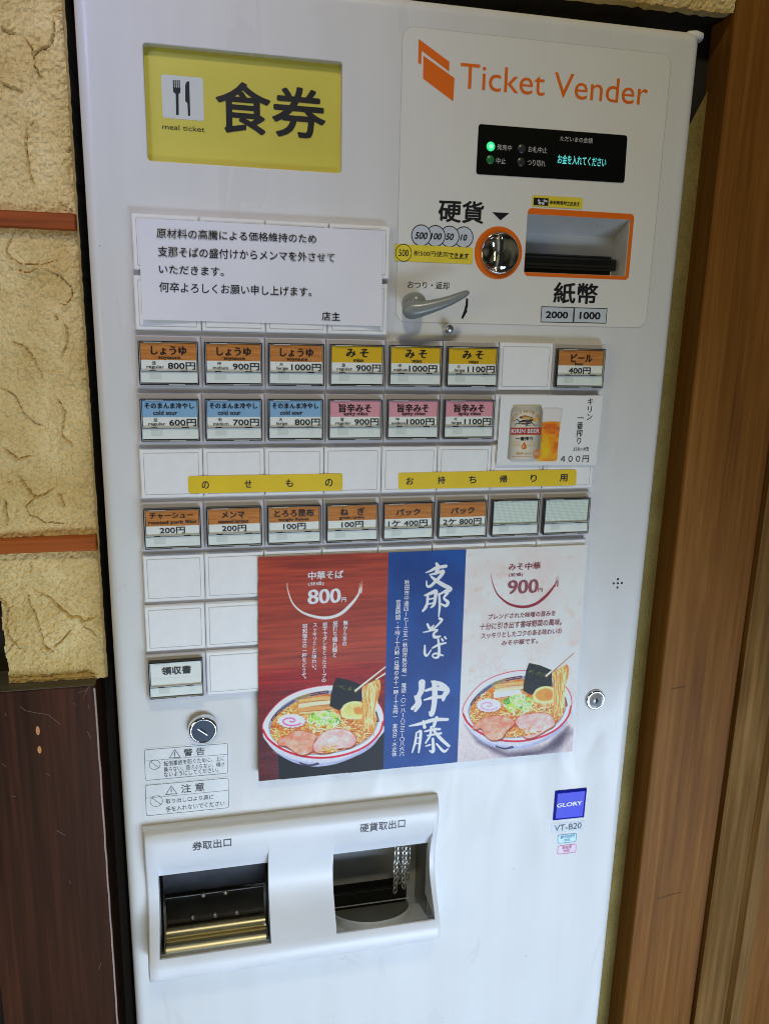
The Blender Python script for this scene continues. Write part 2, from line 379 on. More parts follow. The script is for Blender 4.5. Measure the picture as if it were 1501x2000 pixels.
        for i, ch in enumerate(body):
            if ch in '　 ': continue
            v, f = glyphs(ch, 0.0, 3)
            cx = x0 + (x1 - x0) * (i + 0.5) / n; cz = z0 - cell * (i + 0.5)
            if ch in '・': d = v - (v.min(0) + v.max(0)) / 2
            elif ch in 'ー―〜()（）': d = v - (v.min(0) + v.max(0)) / 2; d = np.stack([d[:, 1], -d[:, 0]], 1)
            elif ch in '。、': d = v - (v.min(0) + v.max(0)) / 2 + (em * .3, em * .32)
            else: d = v - rc
            for k, (ox, oz) in enumerate(offs):
                s.add([(cx + (p + ox) * sx, Y - STEP * k, cz + (q + oz) * sc) for p, q in d], f, m)
    def build(s, name, parent=None):
        me = bpy.data.meshes.new(name); me.from_pydata(s.v, [], s.f)
        for m in s.mats: me.materials.append(m)
        me.polygons.foreach_set('material_index', s.mi); me.polygons.foreach_set('use_smooth', s.sm)
        me.update()
        o = bpy.data.objects.new(name, me); COL.objects.link(o)
        if parent is not None: o.parent = parent
        return o
def circ(c, r, n=40): return [(c[0] + r * math.cos(2 * math.pi * i / n), c[1] + r * math.sin(2 * math.pi * i / n)) for i in range(n)]
def rr(x0, z0, x1, z1, r=0.002, n=5):
    L = []
    for cx, cz, a in ((x1 - r, z1 - r, 0), (x0 + r, z1 - r, 90), (x0 + r, z0 + r, 180), (x1 - r, z0 + r, 270)):
        for i in range(n + 1):
            t = math.radians(a + 90 * i / n); L.append((cx + r * math.cos(t), cz + r * math.sin(t)))
    return L
def inset(loop, d):
    n = len(loop); out = []
    A = sum(loop[i][0] * loop[(i + 1) % n][1] - loop[(i + 1) % n][0] * loop[i][1] for i in range(n))
    sg = 1 if A > 0 else -1
    P = [Vector(p) for p in loop]
    for i in range(n):
        d1 = P[i] - P[i - 1]; d2 = P[(i + 1) % n] - P[i]
        d1 = d1.normalized() if d1.length > 1e-9 else d2.normalized(); d2 = d2.normalized() if d2.length > 1e-9 else d1
        n1 = Vector((-d1.y, d1.x)) * sg; n2 = Vector((-d2.y, d2.x)) * sg
        b = (n1 + n2).normalized(); p = P[i] + b * d / max(0.4, b.dot(n1)); out.append((p.x, p.y))
    return out
def rect_px(a, b, Y=PY):
    p = at(*a, Y); q = at(*b, Y); return p[0], q[1], q[0], p[1]
def quad_px(pts, Y=PY): return [at(*p, Y) for p in pts]
def round_quad(q, r, n=4):
    """a measured quadrilateral with rounded corners"""
    P = [Vector(p) for p in q]; out = []
    for i in range(4):
        a = (P[i - 1] - P[i]).normalized(); b = (P[(i + 1) % 4] - P[i]).normalized()
        for k in range(n + 1):
            t = k / n; p = P[i] + a * r * (1 - t) ** 2 + b * r * t ** 2; out.append((p.x, p.y))
    return out
def tag(o, label=None, cat=None, group=None, kind=None):
    if label: o['label'] = label
    if cat: o['category'] = cat
    if group: o['group'] = group
    if kind: o['kind'] = kind
    return o
def empty(name, loc, label, cat, group=None):
    o = bpy.data.objects.new(name, None); o.empty_display_size = 0.05; COL.objects.link(o)
    tag(o, label, cat, group)
    return o

# ------------------------------------------------------------------ setting
m = MB(); m.add([(-2.5, -3, 0), (2.5, -3, 0), (2.5, 0.4, 0), (-2.5, 0.4, 0)], [(0, 1, 2, 3)], 'floor')
tag(m.build('floor'), kind='structure')

rnd = random.Random(5)
wall = empty('plaster_wall', (0, 0, 0), 'ochre trowelled plaster wall with red brown battens around the white machine', 'wall')
def ragged(x0, z0, x1, z1, amp, n):
    return [(x0 + (x1 - x0) * i / n + (rnd.uniform(-amp, amp) if abs(z1 - z0) > abs(x1 - x0) else 0),
             z0 + (z1 - z0) * i / n + (rnd.uniform(-amp, amp) if abs(x1 - x0) > abs(z1 - z0) else 0)) for i in range(n + 1)]
m = MB()
lp = ragged(-0.0425, 1.040, -0.0425, 1.583, 0.00028, 140)
hd = ragged(-0.0420, 1.5835, 0.474, 1.5835, 0.0011, 90)
face = lp + hd + [(0.474, 2.4), (-0.7, 2.4), (-0.7, 1.135), (-0.1165, 1.128)] + ragged(-0.1165, 1.12, -0.1185, 1.042, 0.0006, 20) + ragged(-0.1185, 1.0405, -0.044, 1.0405, 0.0005, 20)
GX0, GZ1 = -0.20, 1.66
m.sheet([(-0.7, 1.135), (GX0, 1.135), (GX0, 2.4), (-0.7, 2.4)], 0.0497, 'plaster'); m.sheet([(GX0, GZ1), (0.474, GZ1), (0.474, 2.4), (GX0, 2.4)], 0.0497, 'plaster')
edge = lp + hd
m.loft([[(x, 0.05, z) for x, z in edge], [(x + (0.0015 if i < len(lp) else 0), 0.053, z + (0 if i < len(lp) else 0.0015)) for i, (x, z) in enumerate(edge)], [(x, 0.06, z) for x, z in edge]], 'plaster', close=False)
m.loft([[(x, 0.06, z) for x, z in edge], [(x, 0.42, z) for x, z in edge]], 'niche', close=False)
cr6 = zoomed(0, 0, 2.857); cr7 = zoomed(0, 900, 1.8167); cr8 = zoomed(0, 1150, 6.254)
CR = [(cr6, l) for l in ([(0, 155), (40, 180), (80, 188)], [(10, 460), (60, 490), (130, 518)], [(130, 210), (175, 260), (190, 310), (230, 280), (300, 250)], [(190, 310), (200, 370), (240, 450)], [(310, 70), (330, 60), (360, 50)], [(305, 80), (300, 180), (295, 250)], [(340, 110), (370, 160)],
      [(148, 700), (150, 760), (155, 850), (160, 930), (180, 1010), (205, 1050)], [(165, 705), (190, 685)], [(330, 1130), (405, 1190)], [(400, 820), (385, 850)], [(70, 1300), (40, 1390), (60, 1440), (130, 1475), (230, 1480), (330, 1455)], [(245, 1500), (340, 1540), (405, 1600), (405, 1660), (370, 1705), (325, 1695)],
      [(305, 1745), (320, 1790)], [(360, 1790), (385, 1880), (345, 2000)], [(60, 1900), (140, 1940), (190, 2000), (240, 2120)], [(100, 1500), (160, 1525), (220, 1500)], [(0, 2160), (90, 2210), (150, 2330), (250, 2380)], [(300, 2200), (360, 2300), (340, 2420), (420, 2500)], [(20, 2500), (110, 2560), (180, 2540)])]
CR += [(cr7, l) for l in ([(60, 40), (95, 90), (125, 130), (160, 120), (190, 95)], [(125, 130), (95, 160), (110, 190), (160, 215), (240, 225)], [(205, 110), (230, 165)], [(20, 130), (25, 230)])]
CR += [(cr8, l) for l in ([(320, 0), (360, 100), (400, 250), (440, 350), (490, 490), (520, 610), (550, 690), (640, 760), (645, 800)], [(640, 720), (740, 650), (820, 560), (880, 480)], [(430, 0), (530, 50), (620, 120), (720, 210), (800, 290), (880, 350), (980, 350), (1010, 400), (1130, 360), (1220, 310)],
      [(1010, 440), (1080, 490), (1190, 580)], [(10, 110), (60, 140), (100, 200), (90, 330), (80, 440), (110, 560), (165, 650), (130, 730), (60, 790)], [(170, 650), (220, 690), (270, 730)], [(80, 1115), (300, 1090), (600, 1080), (950, 1050), (1240, 1030)])]
# trowelled relief: every line is the edge of a smear of plaster, raised on one side
gs = .0008; gx = np.arange(GX0, .4741, gs); gz = np.arange(1.0402, GZ1 + gs, gs); XX, ZZ = np.meshgrid(gx, gz)
redge = np.interp(gz, [p[1] for p in lp], [p[0] for p in lp]); hedge = np.interp(gx, [p[0] for p in hd], [p[1] for p in hd])
ok = ((XX <= redge[:, None] + gs * .5) | (ZZ >= hedge[None, :] - gs * .5)) & ~((ZZ < 1.125) & (XX < -.1168 - .0015 * np.sin(ZZ * 260) * .3))
rsw = np.random.RandomState(8)
def vnoise(cell, seed):
    g = np.random.RandomState(seed).rand(int((GZ1 - 1.04) / cell) + 4, int((.48 - GX0) / cell) + 4); u_ = (XX - GX0) / cell; v_ = (ZZ - 1.0402) / cell
    i = u_.astype(int); j = v_.astype(int); fu = u_ - i; fv = v_ - j; fu = fu * fu * (3 - 2 * fu); fv = fv * fv * (3 - 2 * fv)
    return (g[j, i] * (1 - fu) + g[j, i + 1] * fu) * (1 - fv) + (g[j + 1, i] * (1 - fu) + g[j + 1, i + 1] * fu) * fv - .5
Hh = .0026 * vnoise(.045, 1) + .0016 * vnoise(.016, 2) + .0009 * vnoise(.0045, 3) + .0018 * vnoise(.0026, 4) + .0014 * vnoise(.0015, 5)
wob = .0012 * vnoise(.006, 6) + .0008 * vnoise(.002, 7)
for f, l in CR:
    P_ = [np.array(at(*f(*p), .0498)) for p in l]
    x_0, z_0 = np.min(P_, 0) - .02; x_1, z_1 = np.max(P_, 0) + .02
    j0, j1 = np.searchsorted(gz, [z_0, z_1]); i0, i1 = np.searchsorted(gx, [x_0, x_1])
    if j1 <= j0 or i1 <= i0: continue
    X_ = XX[j0:j1, i0:i1] + wob[j0:j1, i0:i1]; Z_ = ZZ[j0:j1, i0:i1] + wob[j0:j1, i0:i1] * .7
    best = np.full(X_.shape, 9.); sgn = np.zeros(X_.shape); along = np.zeros(X_.shape); n = len(P_) - 1
    for k in range(n):
        e = P_[k + 1] - P_[k]; t = np.clip(((X_ - P_[k][0]) * e[0] + (Z_ - P_[k][1]) * e[1]) / (e @ e), 0, 1)
        dx = X_ - P_[k][0] - t * e[0]; dz = Z_ - P_[k][1] - t * e[1]; d = np.hypot(dx, dz); c = d < best
        best[c] = d[c]; sgn[c] = np.sign(dx * e[1] - dz * e[0])[c]; along[c] = ((k + t) / n)[c]
    side = 1 if rsw.rand() < .75 else -1; fade = np.clip(5 * np.minimum(along, 1 - along) + .25, 0, 1)
    Hh[j0:j1, i0:i1] += fade * (np.where(sgn * side > 0, .0023 * np.exp(-best / .005), -.0006 * np.exp(-best / .003)) - .0022 * np.exp(-(best / .0005) ** 2))
edgefall = np.clip((redge[:, None] - XX) / .004, 0, 1); edgefall = np.where(ZZ > 1.57, np.clip((ZZ - hedge[None, :]) / .006, 0, 1), edgefall)
Yw = .0490 - Hh + .0016 * (1 - np.clip(edgefall, 0, 1)) ** 2
idx = -np.ones(XX.shape, int); idx[ok] = np.arange(ok.sum()); q = np.stack([idx[:-1, :-1], idx[:-1, 1:], idx[1:, 1:], idx[1:, :-1]], -1).reshape(-1, 4); q = q[(q >= 0).all(1)]
m.add(list(zip(XX[ok].tolist(), Yw[ok].tolist(), ZZ[ok].tolist())), [tuple(r) for r in q.tolist()], 'plaster', False)
m.build('wall_face', wall)
m = MB(); m.box(-0.7, 0.474, 0.42, 0.43, 0.0, 1.6, 'niche'); m.box(0.30, 0.4755, 0.082, 0.09, 0.0, 1.60, 'niche'); m.box(-0.7, -0.0425, 0.09, 0.42, 0.0, 1.04, 'niche'); m.box(-0.7, -0.119, 0.075, 0.0895, 1.0405, 1.13, 'niche'); m.build('niche_shade_backing', wall)  # dark sheets placed where the niche lies in shade
m = MB(); m.add([(0.30, 0.078, 0.0), (0.4756, 0.078, 0.0), (0.4756, 0.078, 1.534), (0.44, 0.078, 1.462)], [(0, 1, 2, 3)], 'plaster_back'); m.build('niche_plaster', wall)  # slanted top follows the shadow's edge; dark backing above stands in for it
for z0, z1 in ((1.3917, 1.4030), (1.1524, 1.1636)):
    m = MB(); loop = [(-0.7, z0), (-0.0418, z0), (-0.0418, z1), (-0.7, z1)]
    m.slab(loop, 0.041, 0.05, 'batten', 0.0008); m.build('wooden_batten', wall)

wains = empty('wainscot_panel', (0, 0, 0), 'dark mahogany board with scratches below the plaster, left of the machine', 'wall panel')
m = MB(); m.slab([(-0.1435, 0.0), (-0.0487, 0.0), (-0.0487, 1.0405), (-0.1435, 1.0405)], 0.035, 0.085, 'wainscot', 0.001)
Z7 = zoomed(0, 900, 1.8167); Zc = zoomed(0, 1150, 6.254)
for L, w in (([(245, 1435), (310, 1490), (430, 1515), (590, 1540), (740, 1660)], .0004), ([(950, 1275), (1060, 1235)], .0003), ([(1075, 1230), (1030, 1300), (1020, 1345)], .0003), ([(1075, 1410), (1090, 1470)], .0003), ([(890, 1395), (925, 1415)], .0003), ([(65, 1520), (75, 1560)], .0003)):
    m.line([at(*Zc(*p), .0348) for p in L], w, 0.0348, 'scratch')
for L in ([(300, 820), (318, 800)], [(20, 1085), (8, 1075)], [(200, 1312), (232, 1330)], [(360, 1780), (350, 1808)], [(40, 1190), (55, 1192)], [(165, 1110), (178, 1118)], [(310, 960), (322, 985)], [(245, 1490), (252, 1502)]):
    m.line([at(*Z7(*p), .0348) for p in L], 0.0004, 0.0348, 'scratch')
for cx, cy in ((134, 958), (140, 1026)):
    c = at(*Z7(cx, cy), .0347); m.sheet([(c[0] + .0015 * math.cos(t), c[1] + .0036 * math.sin(t) * (1.15 if cy < 1000 else .95)) for t in np.arange(0, 6.28, .6)], .0347, 'dent')
m.build('board', wains)
m = MB(); loop = ragged(-0.0490, 0.3, -0.0490, 1.0385, 0.00025, 60)
m.loft([[(x - 0.0009, 0.0347, z) for x, z in loop], [(x + 0.0002, 0.0345, z) for x, z in loop], [(x + 0.0004, 0.0360, z) for x, z in loop]], 'pale_edge', close=False); m.build('edge_highlight', wains)  # pale strip: the board edge's highlight put in as colour
m = MB(); m.box(-0.1435, -0.0489, 0.0353, 0.0895, 1.0407, 1.0411, 'ledge'); m.build('ledge', wains)

post = empty('wooden_post', (0, 0, 0), 'brown stained wooden post beside the right edge of the machine', 'post')
m = MB(); m.loft([[(0.4757, 0.30, z), (0.4757, 0.0515, z), (0.4768, 0.05, z), (0.5615, 0.05, z), (0.5615, 0.30, z)] for z in (0.0, 2.4)], 'post', close=True)
for (xa, za, xb, zb) in ((0.488, 0.985, 0.505, 0.9865), (0.50, .7400, .53, .7445)):
    m.line([(xa, za), ((xa + xb) / 2, (za + zb) / 2 + .0004), (xb, zb)], 0.0005, 0.0497, 'dent_line')
m.build('post_body', post)
m = MB()
m.loft([[(0.5625, 0.30, z), (0.5625, 0.044, z), (0.5700, 0.040, z), (0.578, 0.0405, z), (0.581, 0.044, z), (0.588, 0.045, z), (0.602, 0.046, z), (0.606, 0.040, z), (0.62, 0.039, z), (0.623, 0.30, z)] for z in (0.0, 2.4)], 'board', close=True)
tag(m.build('door_frame_board'), 'weathered grooved brown board at the far right behind the wooden post', 'board')
m = MB(); m.box(0.6235, 1.1, 0.06, 0.10, 0.0, 2.4, 'post')
tag(m.build('sliding_door'), 'plain brown wooden panel at the bottom right corner past the grooved board', 'wooden panel')

# ------------------------------------------------------------------ the machine
VM = empty('ticket_machine', (0, 0, 0), 'tall white meal ticket vending machine with rows of menu buttons', 'ticket machine')
X0, X1, ZB, ZT = -0.030, 0.4205, 0.04, 1.5525
# sheet-metal front with rounded outer edge and openings
s1 = zoomed(230, 40, 2.729)
a = at(*s1(128, 97)); b = at(*s1(1200, 803)); SG = (a[0], b[1], b[0], a[1])
z5 = zoomed(920, 380, 4.549)
a = at(*z5(540, 163)); b = at(*z5(1368, 716)); BL = (a[0] - .0008, b[1], 0.3738, a[1])
TRH = (-0.0055, 0.785, 0.2302, 0.879)   # opening behind the outlet unit
m = MB()
IN = 0.010
out_l = lambda d: rr(X0 + d, ZB + d, X1 - d, ZT - d, max(0.001, 0.009 - d), 6)
inner = rr(X0 + IN, ZB + IN, X1 - IN, ZT - IN, 0.003, 6)
R = 0.008
prof = [(0, 0.05), (0, PY + R)] + [(R * (1 - math.cos(t)), PY + R * (1 - math.sin(t))) for t in np.linspace(0.15, math.pi / 2, 9)]
loops = [[(x, y, z) for x, z in out_l(d)] for d, y in prof] + [[(x, PY, z) for x, z in inner]]
m.loft(loops, 'shell', True)
def opening(rect, r, rim, depth):
    big = rr(rect[0] - rim, rect[1] - rim, rect[2] + rim, rect[3] + rim, r + rim)
    lp2 = rr(*rect, r)
    m.loft([[(x, PY, z) for x, z in big], [(x, PY + rim * .35, z) for x, z in inset(big, rim * .7)], [(x, PY + rim, z) for x, z in lp2], [(x, depth, z) for x, z in lp2]], 'shell')
    return big
holes = [opening(SG, 0.0022, 0.0008, 0.016), opening(BL, 0.0006, 0.0003, 0.009), rr(*TRH, 0.001)]
m.holed(inner, holes, PY, 'shell')
x, z = at(674, 1884); m.line([(x - .004, z - .001), (x, z), (x + .003, z + .003)], .0003, PY - .0001, 'edge')
fp = m.build('front_panel', VM)
m = MB(); m.box(X0 + .0006, X1 - .0006, 0.0505, 0.077, ZB, ZT - .0006, 'shell')
m.box(X0 + .004, 0.29, 0.0775, 0.34, ZB, ZT - .004, 'shell'); m.build('cabinet', VM)
m = MB(); c = at(1350, 58, 0.03)
m.tube([(c[0] - .008, .024, 1.5530), (c[0] - .0075, .024, 1.5532), (c[0] - .006, .024, 1.5537), (c[0], .024, 1.5542), (c[0] + .005, .024, 1.5537), (c[0] + .0065, .024, 1.5530)], [.0012, .0028, .0038, .0042, .0036, .001], 'tray', 18); m.build('hinge_pin', VM)

# yellow sign
sg = MB(); SY = 0.0135
sg.sheet(rr(SG[0] - .002, SG[1] - .002, SG[2] + .002, SG[3] + .002, .002), SY, 'sign')
T1 = lambda body, a, b, Y, mm, **k: sg.text(body, s1(*a), s1(*b), Y, mm, **k)
q = rect_px(s1(230, 285), s1(460, 535), SY); sg.sheet(rr(*q, 0.0015), SY - .0002, 'picto')
T1('食券', (517, 313), (1107, 637), SY - .0003, 'black', bold=0.019)
T1('meal ticket', (237, 549), (463, 594), SY - .0003, 'black')
def pxl(L, f, Y): return [at(*f(*p), Y) for p in L]
sg.sheet(pxl([(293, 355), (334, 357), (333, 382), (324, 391), (325, 503), (311, 502), (308, 390), (296, 380)], s1, SY - .0003), SY - .0003, 'black')
for x in (293, 303, 313.5, 324): sg.sheet(pxl([(x, 316), (x + 6.5, 316), (x + 7.5, 358), (x + 1, 358)], s1, SY - .0003), SY - .0003, 'black')
sg.sheet(pxl([(359, 345), (363, 330), (372, 323), (381, 323), (386, 507), (374, 507), (371, 440), (359, 428)], s1, SY - .0003), SY - .0003, 'black')
sg.build('sign_panel', VM)

# overlay film of the money section
z3 = zoomed(750, 360, 2.729); z2 = zoomed(750, 30, 2.309)
fx0 = .1872; fx1 = .3962; fz1 = at(788, 42)[1]; fz0 = at(1100, 636)[1]
FY = PY - .0004
film_loop = rr(fx0, fz0, fx1, fz1, 0.008)
DSP = quad_px([z2(425, 489), z2(1095, 541), z2(1081, 755), z2(413, 715)], FY)
m = MB()
hole = rr(BL[0] - .0003, BL[1] - .0003, BL[2] + .0003, BL[3] + .0003, .0008)
m.holed(inset(film_loop, .0002), [hole], FY, 'film')
m.loft([[(x, FY, z) for x, z in inset(film_loop, .0002)], [(x, PY, z) for x, z in film_loop]], 'edge')
m.line(film_loop, 0.0002, FY - .00005, 'edge', closed=True)
L = FY - .00015
def T3(body, a, b, mm='black', **k): m.text(body, z3(*a), z3(*b), L, mm, **k)
m.text('Ticket Vender', z2(345, 212), z2(1183, 406), L, 'orange')
z6 = zoomed(780, 60, 6.254)
m.holed(pxl([(232, 95), (608, 375), (605, 495), (270, 240), (262, 410), (225, 385)], z6, L), [], L, 'orange')
m.sheet(pxl([(290, 300), (670, 575), (655, 860), (285, 580)], z6, L), L, 'orange')
T3('硬貨', (290, 77), (528, 211), bold=0.022)
m.sheet(pxl([(575, 147), (667, 152), (619, 191)], z3, L), L, 'black')
for k, (cx, cy, tx, a, b) in enumerate([(423, 281, '10', (405, 265), (441, 300)), (348, 277.5, '50', (328, 259), (370, 297)), (273, 274.5, '100', (247, 257), (306, 295)), (197, 271.5, '500', (163, 252), (231, 293))]):
    c = at(*z3(cx, cy), L); r = 0.0077
    m.disc(c, r, L - .00004 * k, 'black'); m.disc(c, r - .0007, L - .00004 * k - .00002, 'model')
    m.text(tx, z3(*a), z3(*b), L - .0003, 'black', bold=0.025, shear=0.22)
T3('おつり・返却', (125, 513), (345, 560), bold=0.008)
T3('紙幣', (906, 519), (1133, 640), bold=0.022)
for (a, b, tx, ta, tb) in (((837, 649), (1006, 739), '2000', (862, 675), (978, 715)), ((1013, 655), (1182, 742), '1000', (1042, 678), (1150, 720))):
    q = rect_px(z3(*a), z3(*b), L); m.sheet([(q[0], q[1]), (q[2], q[1]), (q[2], q[3]), (q[0], q[3])], L, 'black')
    d = .0006; m.sheet([(q[0] + d, q[1] + d), (q[2] - d, q[1] + d), (q[2] - d, q[3] - d), (q[0] + d, q[3] - d)], L - .00003, 'model')
    m.text(tx, z3(*ta), z3(*tb), L - .0002, 'black', bold=0.03)
A = [(436, 606), (447, 609), (446, 650), (440, 668), (443, 676), (420, 715), (409, 714), (425, 672), (433, 640)]
m.holed(pxl(A, z3, L), [], L, 'black')
# orange frame round the bill slot
q = rect_px(z3(766, 124), z3(1304, 509), L); q = (q[0], q[1], at(*z3(1320, 300), L)[0], q[3])
m.holed(rr(*q, 0.0032), [rr(BL[0] - .0002, BL[1] - .0002, BL[2] + .0002, BL[3] + .0002, .0007)], L, 'orange')
cs = at(*z3(608, 365), L); cd2 = at(*z3(613, 367), L)
m.ring(cs, 0.0118, 0.0192, L, 'orange')
m.build('money_overlay', VM)

# display window
m = MB(); DY = FY - .0004
m.slab(round_quad(DSP, .0022), DY, FY, 'gloss_black')
dl = DY - .0002
for tx, a, b in (('ただいまの金額', (794, 541), (938, 577)), ('発売中', (509, 580), (574, 610)), ('中止', (505, 640), (547, 670)), ('お札中止', (650, 588), (733, 622)), ('つり切れ', (646, 648), (725, 682))):
    m.text(tx, z2(*a), z2(*b), dl, 'display_ink', bold=0.006)
m.text('お金を入れてください', z2(783, 625), z2(998, 683), dl, 'vfd', bold=0.004)
dsp = m.build('display_window', VM)
for cx, cy, r, mm in ((480, 590, .0033, 'lamp_on'), (478, 650, .0031, 'lamp_dim'), (620, 600, .0031, 'lamp_off'), (617, 660, .0031, 'lamp_off')):
    m = MB(); c = at(*z2(cx, cy), dl); m.lathe(c, [(r, dl), (r * .7, dl - .0005), (r * .3, dl - .0007), (0.00005, dl - .0008)], mm, 24)
    if mm == 'lamp_on': m.disc(c, r * .5, dl - .0009, 'lamp_core', 20)
    o = m.build('indicator_lamp', dsp)
    if mm == 'lamp_on': o['label'] = 'glowing green indicator lamp'
    if mm == 'lamp_dim': o['label'] = 'unlit dark green indicator lamp'

# stickers of the money section
m = MB(); Q = quad_px([z3(56, 317), z3(474, 337), z3(471, 425), z3(54, 407)], L); m.slab(round_quad(Q, .0016), L - .0002, L, 'sticker')
sl = L - .0003
c = at(*z3(103, 364), sl); m.ring(c, .0058, .0063, sl, 'black'); m.text('500', z3(78, 345), z3(129, 384), sl, 'black', bold=.01)
m.text('新500円使用', z3(158, 350), z3(339, 388), sl, 'black', bold=.006); m.text('できます', z3(343, 363), z3(450, 393), sl, 'black', bold=.035)
m.line(pxl([(344, 392), (448, 397)], z3, sl), .0004, sl, 'black'); m.build('coin_sticker', VM)
m = MB(); Q = quad_px([z3(788, 57), z3(1058, 72), z3(1054, 131), z3(786, 115)], L - .0001); m.slab(round_quad(Q, .0013), L - .0003, L, 'sticker')
sl = L - .0004
q = rect_px(z3(797, 69), z3(873, 114), sl); m.sheet([(q[0], q[1]), (q[2], q[1]), (q[2], q[3]), (q[0], q[3])], sl, 'black')
for k in range(16): m.disc((rnd.uniform(q[0] + .0018, q[2] - .0018), rnd.uniform(q[1] + .0014, q[3] - .0014)), rnd.uniform(.0005, .0013), sl - .00002 * (k + 1), rnd.choice(('model', 'model', 'black')), 9)
m.text('新紙幣使用', z3(883, 84), z3(969, 110), sl, 'black', bold=.03); m.text('できます', z3(971, 90), z3(1041, 112), sl, 'black', bold=.04)
m.line(pxl([(971, 110), (1041, 115)], z3, sl), .0004, sl, 'black'); m.build('banknote_sticker', VM)

# coin slot: chrome dome with a scooped left half
cslot = MB(); Rc = 0.0152; n = 64; yf = L - .0002
def dome(r): return yf - .0012 - 0.0062 * math.sqrt(max(0, 1 - (r / (Rc * 1.02)) ** 2))
cslot.lathe(cd2, [(Rc, FY), (Rc, yf - .0012), (Rc * .985, yf - .0022), (Rc * .93, yf - .0026), (Rc * .90, yf - .0018)], 'chrome', n)
rows = []
for i in range(13):
    r = Rc * .90 * (1 - i / 12.0) + 1e-5; row = []
    for k in range(n):
        t = 2 * math.pi * k / n; x = r * math.cos(t); z = r * math.sin(t); y = dome(r)
        if x < -.0012:
            e = min(1, (-.0012 - x) / .0025); y += e * (0.0042 * max(0, 1 - ((x + .0085) / .0085) ** 2) + .0008)
        row.append((cd2[0] + x, y, cd2[1] + z))
    rows.append(row)
cslot.loft(rows, 'chrome', True, cap1=True)
csl = cslot.build('coin_slot', VM)
m = MB(); m.slab(rr(cd2[0] - .0020, cd2[1] - .0100, cd2[0] - .0002, cd2[1] + .0095, .0006), yf - .0079, yf - .0015, 'dark'); m.build('slot_opening', csl)

# bill slot: recess with sloped ceiling and black mouth
m = MB(); x0, zb0, x1b, zt0 = BL; YB = 0.036; zc = 1.4047; xr = x1b + .003; xl = x0 - .004
P = dict(ftl=(x0, .0088, zt0), ftr=(x1b, .0088, zt0), fbl=(x0, .0088, zb0), fbr=(x1b, .0088, zb0), btl=(xl, YB, zc), btr=(xr, YB, zc), bbl=(xl, YB, zb0 - .002), bbr=(xr, YB, zb0 - .002))
for f in (('ftl', 'ftr', 'btr', 'btl'), ('btl', 'btr', 'bbr', 'bbl'), ('ftr', 'fbr', 'bbr', 'btr'), ('ftl', 'btl', 'bbl', 'fbl'), ('fbl', 'bbl', 'bbr', 'fbr')):
    m.add([P[k] for k in f], [(0, 1, 2, 3)], 'shell')
m.line([(P['ftr'][0] - .0002, P['ftr'][2]), (P['ftr'][0] - .0002, P['ftr'][2] - .0001)], .0001, .0087, 'groove')
bs = m.build('bill_slot', VM)
m = MB(); zt1 = at(*z5(1200, 548), .024)[1]
m.slab([(xl, zb0 - .001), (x1b - .0035, zb0 - .001), (x1b - .0035, zt1), (xl, zt1)], .024, YB, 'black_plastic', .001)
m.slab(rr(x0 + .0045, zb0 + .0042, x1b - .0015, zt1 - .0025, .0015), .0185, .026, 'black_plastic', .0012)
m.slab(rr(x0 + .006, zb0 + .0062, x1b - .0045, zb0 + .0082, .0006), .0180, .0187, 'dark')
m.build('bill_mouth', bs)

# coin return lever and its stop
z4 = zoomed(760, 380, 7.143)
lv = MB(); c = at(*z4(345, 1510), -.004)
lv.lathe((c[0] + .001, c[1]), [(.0078, FY), (.0080, -.004), (.0070, -.009), (.004, -.0115), (.0001, -.012)], 'lever', 36)
pts = []; rad = []
ctl = [(295, 1610, 118), (360, 1605, 112), (460, 1590, 98), (580, 1560, 86), (720, 1520, 74), (850, 1475, 64), (960, 1425, 56), (1040, 1390, 46), (1085, 1368, 36), (1106, 1360, 18)]
for i, (x, y, w) in enumerate(ctl):
    Yd = -.017 - .004 * math.sin(i / 9 * 2.6); p = at(*z4(x, y), Yd); p2 = at(*z4(x, y + w), Yd)
    pts.append((p[0], Yd, p[1])); rad.append((p[1] - p2[1]) * 1.1)
pts = [(pts[0][0] - rad[0] * .85, pts[0][1] + .001, pts[0][2]), (pts[0][0] - rad[0] * .55, pts[0][1], pts[0][2])] + pts
rad = [rad[0] * .35, rad[0] * .82] + rad
lv.tube(pts, rad, 'lever', 20, flat=0.8)
lv.build('return_lever', VM)
m = MB(); c = at(*z3(350, 770), -.002); m.lathe(c, [(.0033, PY), (.0033, -.001), (.0026, -.0022), (.0001, -.0025)], 'satin', 24); m.build('stop_pin', VM)

# button field: base strips, blanks, menu buttons
PX, PZ, GZ = 0.045, 0.040234, 1.40
def cell(c, r): return c * PX - .00075 * r * .9, GZ - r * PZ          # a slight lean measured from the photo
m = MB(); BY = 0.0042
m.slab([(.0028, GZ - 2 * PZ - .002), (.1800, GZ - 2 * PZ - .002), (.1805, GZ + .0004), (.0035, GZ + .0004)][::-1], BY, PY, 'housing')
m.slab([(-.0016, GZ - 2 * PZ), (-.0064 + .0005, GZ - 9 * PZ - .0008), (.3530, GZ - 9 * PZ - .0008), (.3588, GZ - 2 * PZ)], BY + .0001, PY, 'housing')
m.line([(-.0058, GZ - 9 * PZ - .0012), (.10, GZ - 9 * PZ - .0012), (.35, GZ - 9 * PZ - .0012)], .0004, PY - .0003, 'groove')
m.build('button_base', VM)

